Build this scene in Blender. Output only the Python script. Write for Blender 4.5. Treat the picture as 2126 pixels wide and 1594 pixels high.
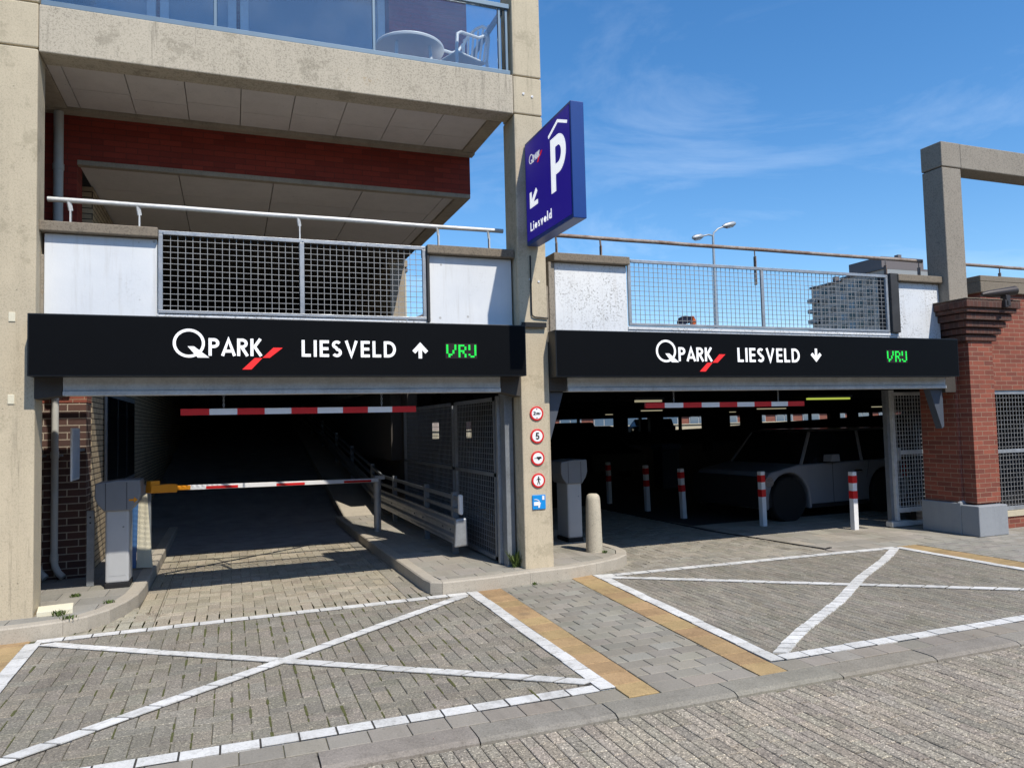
import bpy, math, random
from mathutils import Vector, Matrix
random.seed(7)
sc = bpy.context.scene
for o in list(bpy.data.objects): bpy.data.objects.remove(o)
R_ = math.radians

# ------------------------------------------------------------------ camera
cam_d = bpy.data.cameras.new("camera"); cam = bpy.data.objects.new("camera", cam_d)
sc.collection.objects.link(cam); sc.camera = cam
cam_d.sensor_fit = 'HORIZONTAL'; cam_d.sensor_width = 36.0; cam_d.lens = 36.0*1555/2126
cam_d.clip_start = 0.05; cam_d.clip_end = 3000
cx, cy, F = 1063., 797., 1555.
vx = Vector((5200-cx, -(778-cy), -F)).normalized()
vy = Vector((480-cx, -(895-cy), -F)).normalized()
vy = (vy - vx*vx.dot(vy)).normalized()
vz = vx.cross(vy)
M3 = Matrix((vx, vy, vz))
cam.matrix_world = Matrix.Translation((0, 0, 1.62)) @ M3.to_4x4()

# ------------------------------------------------------------------ sky and sun
S = Vector((0.31, -1.0, 1.38)).normalized()
elev = math.asin(S.z); rot = math.atan2(S.x, S.y)
w = bpy.data.worlds.new("World"); sc.world = w; w.use_nodes = True
nt = w.node_tree; N = nt.nodes; L = nt.links; N.clear()
out = N.new('ShaderNodeOutputWorld'); bg = N.new('ShaderNodeBackground')
sky = N.new('ShaderNodeTexSky'); sky.sky_type = 'NISHITA'; sky.sun_disc = False
sky.sun_elevation = elev; sky.sun_rotation = rot
sky.air_density = 1.0; sky.dust_density = 0.35; sky.ozone_density = 3.2; sky.altitude = 0
tc = N.new('ShaderNodeTexCoord'); mp = N.new('ShaderNodeMapping'); mp.inputs['Scale'].default_value = (1.6, 1.6, 5.0)
mp.inputs['Rotation'].default_value = (0.25, 0.2, 0.5)
n1 = N.new('ShaderNodeTexNoise'); n1.inputs['Scale'].default_value = 1.7; n1.inputs['Detail'].default_value = 9; n1.inputs['Roughness'].default_value = 0.62; n1.inputs['Distortion'].default_value = 0.9
cr = N.new('ShaderNodeValToRGB'); cr.color_ramp.elements[0].position = 0.50; cr.color_ramp.elements[1].position = 0.86
cr.color_ramp.elements[1].color = (0.36, 0.36, 0.36, 1)
sx = N.new('ShaderNodeSeparateXYZ'); mr = N.new('ShaderNodeMapRange')
mr.inputs['From Min'].default_value = 0.62; mr.inputs['From Max'].default_value = 0.22
mul = N.new('ShaderNodeMath'); mul.operation = 'MULTIPLY'
mixc = N.new('ShaderNodeMix'); mixc.data_type = 'RGBA'; mixc.inputs[7].default_value = (8.0, 9.0, 10.2, 1)
hsv = N.new('ShaderNodeHueSaturation'); hsv.inputs['Saturation'].default_value = 1.27; hsv.inputs['Value'].default_value = 1.32
L.new(tc.outputs['Generated'], mp.inputs['Vector']); L.new(mp.outputs[0], n1.inputs['Vector']); L.new(n1.outputs['Fac'], cr.inputs[0])
L.new(tc.outputs['Generated'], sx.inputs[0]); L.new(sx.outputs['Z'], mr.inputs['Value'])
L.new(cr.outputs[0], mul.inputs[0]); L.new(mr.outputs[0], mul.inputs[1])
L.new(sky.outputs[0], hsv.inputs['Color']); L.new(hsv.outputs[0], mixc.inputs[6]); L.new(mul.outputs[0], mixc.inputs[0])
L.new(mixc.outputs[2], bg.inputs[0]); bg.inputs[1].default_value = 0.14
L.new(bg.outputs[0], out.inputs[0])
sl = bpy.data.lights.new("sun", 'SUN'); so = bpy.data.objects.new("sun", sl); sc.collection.objects.link(so)
sl.energy = 5.0; sl.angle = R_(0.53); sl.color = (1.0, 0.935, 0.83)
so.rotation_euler = S.to_track_quat('Z', 'Y').to_euler(); so.location = (5, -10, 20)
sc.view_settings.view_transform = 'Standard'; sc.view_settings.look = 'None'
sc.view_settings.gamma = 1; sc.view_settings.exposure = 0.0
sc.render.engine = 'CYCLES'
sc.cycles.max_bounces = 6; sc.cycles.transparent_max_bounces = 12

# ------------------------------------------------------------------ materials
def srgb(r, g, b):
    f = lambda c: ((c/255.)/12.92 if c/255. <= .04045 else (((c/255.)+.055)/1.055)**2.4)
    return (f(r), f(g), f(b), 1)
class MatB:
    def __init__(s, name, rough=0.8, metal=0.0, spec=0.4):
        s.m = bpy.data.materials.new(name); s.m.use_nodes = True
        s.nt = s.m.node_tree; s.N = s.nt.nodes; s.L = s.nt.links
        s.p = s.N['Principled BSDF']; s.p.inputs['Roughness'].default_value = rough
        s.p.inputs['Metallic'].default_value = metal; s.p.inputs['Specular IOR Level'].default_value = spec
        s.geo = s.N.new('ShaderNodeNewGeometry')
    def pos(s, scale=(1, 1, 1)):
        m = s.N.new('ShaderNodeMapping'); m.inputs['Scale'].default_value = scale
        s.L.new(s.geo.outputs['Position'], m.inputs['Vector']); return m.outputs[0]
    def noise(s, scale, detail=4, rough=0.6, vscale=(1, 1, 1), dist=0):
        n = s.N.new('ShaderNodeTexNoise'); n.inputs['Scale'].default_value = scale; n.inputs['Detail'].default_value = detail
        n.inputs['Roughness'].default_value = rough; n.inputs['Distortion'].default_value = dist
        s.L.new(s.pos(vscale), n.inputs['Vector']); return n.outputs['Fac']
    def vor(s, scale, vscale=(1, 1, 1), out='Distance'):
        n = s.N.new('ShaderNodeTexVoronoi'); n.inputs['Scale'].default_value = scale
        s.L.new(s.pos(vscale), n.inputs['Vector']); return n.outputs[out]
    def ramp(s, src, p0, p1, c0=(0, 0, 0, 1), c1=(1, 1, 1, 1)):
        r = s.N.new('ShaderNodeValToRGB'); e = r.color_ramp.elements
        e[0].position = p0; e[1].position = p1; e[0].color = c0; e[1].color = c1
        s.L.new(src, r.inputs[0]); return r.outputs[0]
    def mix(s, fac, a, b, mode='MIX'):
        m = s.N.new('ShaderNodeMix'); m.data_type = 'RGBA'; m.blend_type = mode
        for v, i in ((fac, 0), (a, 6), (b, 7)):
            if isinstance(v, (int, float, tuple)): m.inputs[i].default_value = v
            else: s.L.new(v, m.inputs[i])
        return m.outputs[2]
    def math(s, op, a, b=0.0):
        m = s.N.new('ShaderNodeMath'); m.operation = op
        for v, i in ((a, 0), (b, 1)):
            if isinstance(v, (int, float)): m.inputs[i].default_value = v
            else: s.L.new(v, m.inputs[i])
        return m.outputs[0]
    def col(s, c):
        if isinstance(c, tuple): s.p.inputs['Base Color'].default_value = c
        else: s.L.new(c, s.p.inputs['Base Color'])
    def bump(s, h, strength=0.3, dist=0.01, prev=None):
        b = s.N.new('ShaderNodeBump'); b.inputs['Strength'].default_value = strength; b.inputs['Distance'].default_value = dist
        s.L.new(h, b.inputs['Height'])
        if prev is not None: s.L.new(prev, b.inputs['Normal'])
        s.L.new(b.outputs[0], s.p.inputs['Normal']); return b.outputs[0]

def concrete(name, base, var=0.75, speck=0.5, stain=0.5, rough=0.9, sp=55, lichen=0.0, drip=0.0):
    b = MatB(name, rough)
    dark = tuple(c*var for c in base[:3])+(1,)
    c = b.mix(b.ramp(b.noise(1.1, 8, .72), .36, .66), dark, base)
    st = b.ramp(b.noise(2.6, 7, .75, (2.4, 2.4, .3)), .46, .68)
    c = b.mix(b.math('MULTIPLY', st, stain), c, tuple(x*.42 for x in base[:3])+(1,))
    v = b.noise(sp*1.25, 5, .8)
    c = b.mix(b.math('MULTIPLY', b.ramp(v, .50, .64), speck), c, tuple(x*.42 for x in base[:3])+(1,))
    c = b.mix(b.math('MULTIPLY', b.ramp(v, .47, .33), speck*.7), c, tuple(min(1, x*1.5) for x in base[:3])+(1,))
    pit = b.ramp(b.vor(9), .035, .06, (1, 1, 1, 1), (0, 0, 0, 1))
    c = b.mix(b.math('MULTIPLY', pit, .6), c, tuple(x*.2 for x in base[:3])+(1,))
    if drip:
        dr = b.math('MULTIPLY', b.ramp(b.noise(9, 5, .8, (1, 1, .045)), .56, .66), b.ramp(b.noise(.8, 5, .7), .42, .62))
        c = b.mix(b.math('MULTIPLY', dr, drip), c, tuple(x*.36 for x in base[:3])+(1,))
        pa = b.math('MULTIPLY', b.ramp(b.noise(2.1, 8, .8), .55, .60), drip*.6)
        c = b.mix(pa, c, (base[0]*.55, base[1]*.55, base[2]*.52, 1))
    if lichen:
        li = b.math('MULTIPLY', b.ramp(b.noise(3.1, 6, .75), .64, .70), lichen)
        c = b.mix(li, c, (.30, .16, .03, 1))
    b.col(c); n = b.bump(v, .35, .004); b.bump(b.noise(7, 4), .25, .01, n)
    return b.m

def brickmat(name, c1, c2, mortar, bw=.215, bh=.0625, mort=.0085, bumpd=.006, dirt=.35):
    b = MatB(name, .88)
    sp = b.N.new('ShaderNodeSeparateXYZ'); b.L.new(b.geo.outputs['Position'], sp.inputs[0])
    cb = b.N.new('ShaderNodeCombineXYZ')
    b.L.new(b.math('ADD', sp.outputs[0], sp.outputs[1]), cb.inputs[0]); b.L.new(sp.outputs[2], cb.inputs[1])
    t = b.N.new('ShaderNodeTexBrick'); b.L.new(cb.outputs[0], t.inputs['Vector'])
    t.inputs['Scale'].default_value = 1; t.inputs['Brick Width'].default_value = bw; t.inputs['Row Height'].default_value = bh
    t.inputs['Mortar Size'].default_value = mort/2; t.inputs['Mortar Smooth'].default_value = .15; t.inputs['Bias'].default_value = 0
    t.inputs['Color1'].default_value = c1; t.inputs['Color2'].default_value = c2; t.inputs['Mortar'].default_value = mortar
    c = b.mix(b.math('MULTIPLY', b.ramp(b.noise(60, 3), .5, .75), .35), t.outputs['Color'], tuple(x*.45 for x in c1[:3])+(1,))
    c = b.mix(b.math('MULTIPLY', b.ramp(b.noise(1.7, 6, .7), .5, .75), dirt), c, tuple(x*.3 for x in c1[:3])+(1,))
    b.col(c); inv = b.math('SUBTRACT', 1.0, t.outputs['Fac']); n = b.bump(inv, .8, bumpd); b.bump(b.noise(90, 3), .3, .002, n)
    return b.m

def whitepaint(name, speck=.6):
    b = MatB(name, .6)
    base = b.mix(b.ramp(b.noise(.9, 5), .3, .75), srgb(208, 212, 216), srgb(232, 233, 232))
    cl = b.ramp(b.noise(1.9, 6, .65), .62-.3*speck, .72-.2*speck)
    v = b.noise(44, 6, .8)
    sp = b.math('MULTIPLY', b.math('MULTIPLY', b.ramp(v, .525, .60), cl), speck)
    c = b.mix(sp, base, srgb(112, 108, 100))
    ds = b.ramp(b.vor(4.3), .045, .07, (1, 1, 1, 1), (0, 0, 0, 1))
    c = b.mix(b.math('MULTIPLY', ds, .5), c, srgb(120, 112, 98))
    st = b.ramp(b.noise(6, 6, .75, (2.2, 2.2, .12)), .53, .68)
    c = b.mix(b.math('MULTIPLY', st, .24), c, srgb(158, 150, 136))
    b.col(c); b.bump(v, .3, .004); return b.m

def plain(name, c, rough=.6, metal=0., var=.85, nscale=6, bump=.0, spec=.4, coat=0.):
    b = MatB(name, rough, metal, spec)
    b.col(b.mix(b.ramp(b.noise(nscale, 5, .65), .3, .72), tuple(x*var for x in c[:3])+(1,), c))
    if bump: b.bump(b.noise(40, 4), bump, .003)
    if coat: b.p.inputs['Coat Weight'].default_value = coat
    return b.m

def galv(name, c=(.42, .44, .46, 1), rough=.45, metal=.55, rust=0.):
    b = MatB(name, rough, metal)
    k = b.mix(b.ramp(b.noise(5, 6, .7), .3, .75), tuple(x*.68 for x in c[:3])+(1,), c)
    k = b.mix(b.math('MULTIPLY', b.ramp(b.vor(70, out='Color'), .2, .9), .2), k, tuple(min(1, x*1.35) for x in c[:3])+(1,))
    if rust: k = b.mix(b.math('MULTIPLY', b.ramp(b.noise(4.5, 6, .75), .42, .62), rust), k, (.16, .075, .035, 1))
    b.col(k); b.L.new(b.ramp(b.noise(9, 4), .3, .7, (rough*.8,)*3+(1,), (min(1, rough*1.3),)*3+(1,)), b.p.inputs['Roughness'])
    return b.m

def emit(name, c, st):
    b = MatB(name, .5); b.col(c); b.p.inputs['Emission Color'].default_value = c; b.p.inputs['Emission Strength'].default_value = st
    return b.m

def paver(name, speck=.6, dark=.4, light=1.7, moss=0., wear=0.):
    b = MatB(name, .9)
    a = b.N.new('ShaderNodeAttribute'); a.attribute_name = 'col'
    base = a.outputs['Color']
    v = b.noise(80, 4, .85); v2 = b.vor(150, out='Color')
    c = b.mix(b.math('MULTIPLY', b.ramp(v, .50, .585), speck), base, b.mix(1., base, (dark, dark, dark*.95, 1), 'MULTIPLY'))
    c = b.mix(b.math('MULTIPLY', b.ramp(v2, .74, .84), speck*.8), c, b.mix(1., base, (light, light, light*.95, 1), 'MULTIPLY'))
    g = b.ramp(b.noise(.9, 8, .72, (1.6, .7, 1)), .38, .66)
    c = b.mix(b.math('MULTIPLY', g, .5), c, b.mix(1., c, (.62, .62, .58, 1), 'MULTIPLY'))
    c = b.mix(b.math('MULTIPLY', b.ramp(b.noise(2.6, 7, .7, (1.5, .22, 1)), .54, .66), .4), c, b.mix(1., c, (.6, .59, .57, 1), 'MULTIPLY'))
    c = b.mix(b.math('MULTIPLY', b.ramp(b.vor(1.3), .07, .12, (1, 1, 1, 1), (0, 0, 0, 1)), .35), c, (.05, .047, .043, 1))
    spt = b.ramp(b.vor(6.5), .05, .075, (1, 1, 1, 1), (0, 0, 0, 1))
    c = b.mix(b.math('MULTIPLY', spt, .22), c, (.045, .042, .04, 1))
    if wear:
        c = b.mix(b.math('MULTIPLY', b.ramp(b.noise(7, 9, .82), .50, .60), wear), c, b.mix(1., c, (.55, .54, .52, 1), 'MULTIPLY'))
        c = b.mix(b.math('MULTIPLY', b.ramp(b.noise(30, 5, .8), .60, .66), wear), c, b.mix(1., c, (.4, .38, .36, 1), 'MULTIPLY'))
    if moss: c = b.mix(b.math('MULTIPLY', b.ramp(b.noise(2.3, 6, .75), .52, .66), moss), c, (.07, .085, .03, 1))
    b.col(c); n = b.bump(v, .5, .003); b.bump(b.noise(12, 4), .3, .006, n); return b.m

CONC = srgb(176, 164, 140)
M = dict(
 column=concrete('column concrete', srgb(190, 177, 152), .80, .42, .30, lichen=.12, drip=.65),
 beam=concrete('balcony beam concrete', srgb(176, 166, 148), .74, .75, .45, sp=46, lichen=.45, drip=.8),
 soffit=concrete('soffit edge concrete', srgb(168, 156, 138), .7, .25, .6),
 panel=concrete('soffit board', srgb(206, 199, 194), .88, .25, .16, sp=80),
 greyconc=concrete('weathered grey concrete', srgb(140, 132, 120), .72, .75, .35, sp=42, lichen=.3),
 coping=concrete('coping concrete', srgb(122, 112, 98), .65, .8, .5, sp=60),
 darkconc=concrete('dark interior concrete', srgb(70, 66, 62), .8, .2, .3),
 redbrick=brickmat('red facing brick', srgb(146, 80, 62), srgb(118, 66, 54), srgb(158, 132, 110)),
 deepbrick=brickmat('deep red brick', srgb(146, 58, 44), srgb(124, 48, 37), srgb(96, 50, 42), mort=.006, dirt=.2),
 plumbrick=brickmat('plum brick', srgb(92, 66, 58), srgb(74, 54, 50), srgb(170, 158, 142), bw=.22, bh=.075, mort=.012),
 beigebrick=brickmat('beige brick', srgb(196, 178, 148), srgb(178, 160, 132), srgb(70, 62, 54), bw=.215, bh=.062, mort=.012),
 capbrick=brickmat('weathered cap brick', srgb(96, 60, 50), srgb(74, 52, 46), srgb(112, 98, 88), bw=.07, bh=.11, mort=.006, dirt=.9),
 white=whitepaint('white painted concrete', .2), white2=whitepaint('peeling white paint', .85),
 galv=galv('galvanised steel'), galvd=galv('dull galvanised steel', (.26, .28, .30, 1), .55, .4),
 rail=galv('painted handrail', (.66, .67, .66, 1), .45, .2), rusty=galv('rusty handrail', (.36, .31, .27, 1), .6, .25, rust=.7),
 steelbeam=galv('grey steel beam', (.60, .62, .62, 1), .6, .1, rust=.12), wire=galv('wire mesh', (.36, .36, .35, 1), .5, .35),
 alu=plain('blue grey aluminium', srgb(108, 128, 144), .4, .3, .9),
 black=plain('black sign face', (.0035, .004, .005, 1), .5, 0, .9, spec=.08), blackedge=plain('black sign edge', (.006, .009, .013, 1), .45),
 txt=plain('white lettering', (.83, .83, .83, 1), .5, 0, .97), redp=plain('red lettering', (.72, .02, .02, 1), .5, 0, .95),
 led=emit('green lit dots', (.01, .62, .06, 1), .75), ledpanel=plain('display panel', (.014, .006, .006, 1), .5),
 bluef=plain('dark blue sign face', (.012, .007, .16, 1), .45, 0, .97), bluer=plain('blue sign casing', (.006, .045, .22, 1), .4, 0, .95),
 redw=plain('red bar paint', (.66, .02, .02, 1), .45, 0, .9), whitew=plain('white bar paint', (.80, .80, .80, 1), .45, 0, .95),
 cab=plain('grey cabinet paint', srgb(178, 180, 182), .4, .1, .93, coat=.2), cabd=plain('dark grey cabinet paint', srgb(124, 127, 132), .4, .1, .93),
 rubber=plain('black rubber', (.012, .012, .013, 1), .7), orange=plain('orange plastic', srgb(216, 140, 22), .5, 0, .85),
 carwhite=plain('white car paint', (.22, .23, .25, 1), .35, 0, .95, coat=.3), cardark=plain('dark car paint', (.010, .012, .016, 1), .6, 0, .9, spec=.1),
 tyre=plain('tyre', (.012, .012, .012, 1), .85), glassd=plain('dark glass', (.008, .01, .013, 1), .08, 0, .9, spec=.6),
 redlamp=plain('red tail lamp', (.35, .01, .01, 1), .25), chrome=galv('chrome', (.6, .6, .62, 1), .2, .9),
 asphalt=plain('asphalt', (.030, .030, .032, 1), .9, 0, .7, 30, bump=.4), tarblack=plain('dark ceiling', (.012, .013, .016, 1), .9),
 joint=None, stone=concrete('grey stone', srgb(142, 146, 150), .85, .45, .2, sp=70), boll=concrete('bollard concrete', srgb(182, 174, 156), .72, .6, .5, sp=60),
 kerb=concrete('kerb stone', srgb(168, 160, 146), .75, .6, .3, sp=80), kerbw=concrete('pale slab', srgb(222, 214, 190), .9, .2, .2),
 pvc=plain('grey drain pipe', srgb(186, 186, 180), .5, 0, .85), plastic=plain('white garden plastic', (.74, .74, .72, 1), .35, 0, .95),
 tube=emit('warm tube lamp', (.75, .68, .45, 1), .42), tubey=emit('greenish tube lamp', (.55, .65, .10, 1), .75),
 rampc=plain('ramp concrete', (.32, .31, .30, 1), .9, 0, .6, 3, bump=.5), gussd=plain('dark blue grey steel', srgb(74, 80, 90), .6), plated=plain('dark weathered plate', srgb(66, 66, 66), .6, .2, .7),
 leaf=plain('weed leaf', (.10, .15, .03, 1), .7, 0, .5, 20), moss=plain('moss', (.11, .115, .035, 1), .95, 0, .5, 30, bump=.5),
 cctv=plain('camera housing', srgb(62, 56, 54), .45, .2, .85), navy=plain('navy fabric', (.012, .02, .05, 1), .8), orangef=plain('orange fabric', (.6, .12, .03, 1), .8),
 blueb=plain('blue machine', (.004, .02, .06, 1), .6), bluesign=plain('blue plate', srgb(20, 140, 215), .4, 0, .95), blk=plain('black ink', (.01, .01, .01, 1), .5),
 farbrick=brickmat('far tower brick', srgb(196, 176, 162), srgb(184, 166, 152), srgb(190, 178, 168), bw=.4, bh=.2), farwhite=plain('far white cladding', srgb(150, 152, 152), .7),
 farglass=plain('far pale glass', srgb(130, 142, 150), .3), farpanel=plain('far panel', srgb(120, 112, 104), .7),
 farterr=brickmat('far terrace brick', srgb(136, 82, 66), srgb(120, 70, 56), srgb(130, 104, 90), bw=.4, bh=.12), roofd=plain('dark roof', (.16, .14, .14, 1), .8),
 winframe=plain('window frame', srgb(168, 180, 190), .4, .2), cream=plain('cream lintel', srgb(196, 186, 160), .8),
)
# interior brick reveal behind the glass: tinted glazing
def glassmat(name, tint, refl=.12, rough=.03):
    m = bpy.data.materials.new(name); m.use_nodes = True; nt = m.node_tree; nt.nodes.clear()
    o = nt.nodes.new('ShaderNodeOutputMaterial'); t = nt.nodes.new('ShaderNodeBsdfTransparent'); g = nt.nodes.new('ShaderNodeBsdfGlossy')
    d = nt.nodes.new('ShaderNodeBsdfDiffuse'); d.inputs[0].default_value = (.32, .38, .46, 1)
    t.inputs[0].default_value = tint; g.inputs['Roughness'].default_value = rough; g.inputs[0].default_value = (.9, .95, 1, 1)
    fr = nt.nodes.new('ShaderNodeFresnel'); fr.inputs[0].default_value = 1.5
    mp_ = nt.nodes.new('ShaderNodeMath'); mp_.operation = 'ADD'; mp_.inputs[1].default_value = refl
    nz = nt.nodes.new('ShaderNodeTexNoise'); nz.inputs['Scale'].default_value = 2.4; nz.inputs['Detail'].default_value = 8
    geo = nt.nodes.new('ShaderNodeNewGeometry'); nt.links.new(geo.outputs['Position'], nz.inputs['Vector'])
    rp = nt.nodes.new('ShaderNodeValToRGB'); rp.color_ramp.elements[0].position = .42; rp.color_ramp.elements[1].position = .75
    rp.color_ramp.elements[0].color = (.02, .02, .02, 1); rp.color_ramp.elements[1].color = (.16, .16, .16, 1)
    nt.links.new(nz.outputs['Fac'], rp.inputs[0])
    m1 = nt.nodes.new('ShaderNodeMixShader'); m2 = nt.nodes.new('ShaderNodeMixShader')
    nt.links.new(fr.outputs[0], mp_.inputs[0]); nt.links.new(rp.outputs[0], m1.inputs[0]); nt.links.new(t.outputs[0], m1.inputs[1]); nt.links.new(d.outputs[0], m1.inputs[2])
    nt.links.new(mp_.outputs[0], m2.inputs[0]); nt.links.new(m1.outputs[0], m2.inputs[1]); nt.links.new(g.outputs[0], m2.inputs[2])
    nt.links.new(m2.outputs[0], o.inputs[0]); return m
M['glass'] = glassmat('balustrade glass', (.90, .94, .97, 1), .04)
M['winglass'] = plain('window glass', (.10, .15, .20, 1), .06, .0, .9, spec=.9)
def jointmat():
    b = MatB('joint sand', .95)
    c = b.mix(b.ramp(b.noise(3.2, 6, .7), .42, .62), (.085, .075, .058, 1), (.085, .09, .038, 1))
    b.col(c); return b.m
M['joint'] = jointmat()
def litplain(name, c, e):
    b = MatB(name, .5); b.col(c); b.p.inputs['Emission Color'].default_value = c; b.p.inputs['Emission Strength'].default_value = e; return b.m
M['jdark'] = plain('dark joint filler', (.05, .046, .04, 1), .95)
M['lit'] = litplain('backlit white', (.80, .80, .80, 1), .45); M['litP'] = litplain('backlit white panel letter', (.82, .82, .82, 1), .8)
M['litred'] = litplain('backlit red', (.70, .02, .02, 1), .45); M['litblue'] = litplain('backlit dark blue', (.012, .006, .17, 1), .75)
M['pav'] = paver('grey paver', .85, .36, 1.9, moss=.18); M['pavs'] = paver('street brick', 1., .36, 2.2); M['slab'] = paver('concrete slab', .35, .6, 1.3)
M['tan'] = paver('tan tile', .5, .6, 1.35, wear=.45); M['wht'] = paver('white block', .3, .62, 1.1, wear=.55); M['kerbst'] = paver('street kerb', .5, .5, 1.45, wear=.3); M['apron'] = paver('apron brick', .7, .42, 1.7)

# ------------------------------------------------------------------ mesh helper
class MB:
    def __init__(s): s.v = []; s.f = []; s.c = []; s.marks = []
    def add(s, vs, fs, col=None):
        n = len(s.v); s.v += [tuple(v) for v in vs]; s.f += [tuple(i+n for i in f) for f in fs]; s.c += [col]*len(fs); s.marks.append((len(s.v), len(s.f))); return s
    def box(s, x0, x1, y0, y1, z0, z1, T=None, col=None):
        v = [Vector(p) for p in ((x0, y0, z0), (x1, y0, z0), (x1, y1, z0), (x0, y1, z0), (x0, y0, z1), (x1, y0, z1), (x1, y1, z1), (x0, y1, z1))]
        if T is not None: v = [T @ p for p in v]
        return s.add(v, [(0, 3, 2, 1), (4, 5, 6, 7), (0, 1, 5, 4), (1, 2, 6, 5), (2, 3, 7, 6), (3, 0, 4, 7)], col)
    def prism(s, poly, a, b, f):   # poly of (u,v); f(u,v,d)->world
        n = len(poly); v = [f(u, w, a) for u, w in poly]+[f(u, w, b) for u, w in poly]
        return s.add(v, [tuple(range(n)), tuple(range(2*n-1, n-1, -1))]+[(i, i+n, (i+1) % n+n, (i+1) % n) for i in range(n)])
    def tube(s, pts, r, n=10, cap=True):
        pts = [Vector(p) for p in pts]; rs = r if isinstance(r, (list, tuple)) else [r]*len(pts)
        rings = []; up = None
        for i, p in enumerate(pts):
            d = (pts[min(i+1, len(pts)-1)]-pts[max(i-1, 0)]).normalized()
            if up is None or abs(up.dot(d)) > .95: up = Vector((0, 0, 1)) if abs(d.z) < .9 else Vector((1, 0, 0))
            a = d.cross(up).normalized(); b = a.cross(d).normalized(); up = b
            rings.append([p+a*math.cos(2*math.pi*k/n)*rs[i]+b*math.sin(2*math.pi*k/n)*rs[i] for k in range(n)])
        v = [q for r_ in rings for q in r_]; fs = []
        for i in range(len(pts)-1):
            for k in range(n): fs.append((i*n+k, i*n+(k+1) % n, (i+1)*n+(k+1) % n, (i+1)*n+k))
        if cap: fs += [tuple(range(n-1, -1, -1)), tuple(range((len(pts)-1)*n, len(pts)*n))]
        return s.add(v, fs)
    def lathe(s, prof, c, n=24, T=None):   # prof (r,z)
        v = []; fs = []
        for r, z in prof:
            for k in range(n):
                p = Vector((c[0]+r*math.cos(2*math.pi*k/n), c[1]+r*math.sin(2*math.pi*k/n), c[2]+z)); v.append(T @ p if T else p)
        for i in range(len(prof)-1):
            for k in range(n): fs.append((i*n+k, i*n+(k+1) % n, (i+1)*n+(k+1) % n, (i+1)*n+k))
        fs += [tuple(range(n-1, -1, -1)), tuple(range((len(prof)-1)*n, len(prof)*n))]
        return s.add(v, fs)
    def beam(s, a, b, w, h, up=(0, 0, 1)):
        a = Vector(a); b = Vector(b); d = (b-a); l = d.length; d.normalize(); u = Vector(up)
        if abs(u.dot(d)) > .98: u = Vector((0, 1, 0))
        sd = d.cross(u).normalized(); u = sd.cross(d)
        v = [a+d*t*l+sd*i*w/2+u*j*h/2 for t in (0, 1) for i, j in ((-1, -1), (1, -1), (1, 1), (-1, 1))]
        return s.add(v, [(0, 1, 2, 3), (7, 6, 5, 4), (0, 4, 5, 1), (1, 5, 6, 2), (2, 6, 7, 3), (3, 7, 4, 0)])
    def each(s, name, mat, parent, bevel=0, smooth=False, k=1, seg=2):   # every added shape becomes a part of its own
        n0 = 0; f0 = 0; r = []; marks = s.marks[k-1::k]
        for n1, f1 in marks:
            m = MB(); m.v = s.v[n0:n1]; m.f = [tuple(i-n0 for i in f) for f in s.f[f0:f1]]; m.c = s.c[f0:f1]; r.append(m.build(name, mat, parent, bevel, smooth, seg)); n0, f0 = n1, f1
        return r
    def build(s, name, mat, parent=None, bevel=0, smooth=False, seg=2):
        org = Vector((0, 0, 0))
        me = bpy.data.meshes.new(name)
        if parent is not None:
            q = parent
            while q.parent: q = q.parent
            org = q.location.copy()
        else:
            xs = [v[0] for v in s.v]; ys = [v[1] for v in s.v]; zs = [v[2] for v in s.v]
            org = Vector(((min(xs)+max(xs))/2, (min(ys)+max(ys))/2, min(zs)))
        me.from_pydata([tuple(Vector(v)-org) for v in s.v], [], s.f); me.update()
        if any(c is not None for c in s.c):
            at = me.color_attributes.new('col', 'FLOAT_COLOR', 'CORNER'); data = []
            for p in me.polygons:
                c = s.c[p.index] or (.5, .5, .5, 1)
                for _ in range(p.loop_total): data += list(c)
            at.data.foreach_set('color', data)
        import bmesh
        bm = bmesh.new(); bm.from_mesh(me); bmesh.ops.recalc_face_normals(bm, faces=bm.faces); bm.to_mesh(me); bm.free()
        if smooth:
            for p in me.polygons: p.use_smooth = True
        me.materials.append(mat)
        o = bpy.data.objects.new(name, me); sc.collection.objects.link(o)
        if parent is not None: o.parent = parent
        else: o.location = org
        if smooth:
            try: me.set_sharp_from_angle(angle=R_(35))
            except Exception: pass
        if bevel:
            b = o.modifiers.new('bevel', 'BEVEL'); b.width = bevel; b.segments = seg; b.limit_method = 'ANGLE'; b.angle_limit = R_(40)
        return o
def tag(o, label=None, cat=None, group=None, kind=None):
    for k, v in (('label', label), ('category', cat), ('group', group), ('kind', kind)):
        if v: o[k] = v
    return o
def thing(name, loc, label, cat, group=None):
    o = bpy.data.objects.new(name, None); o.location = loc; o.empty_display_size = .1; sc.collection.objects.link(o)
    bpy.context.view_layer.update(); return tag(o, label, cat, group)
def structure(mb, name, mat, label, cat='ground', **k):
    o = mb.build(name, mat, **k); return tag(o, label, cat, kind='structure')

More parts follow.
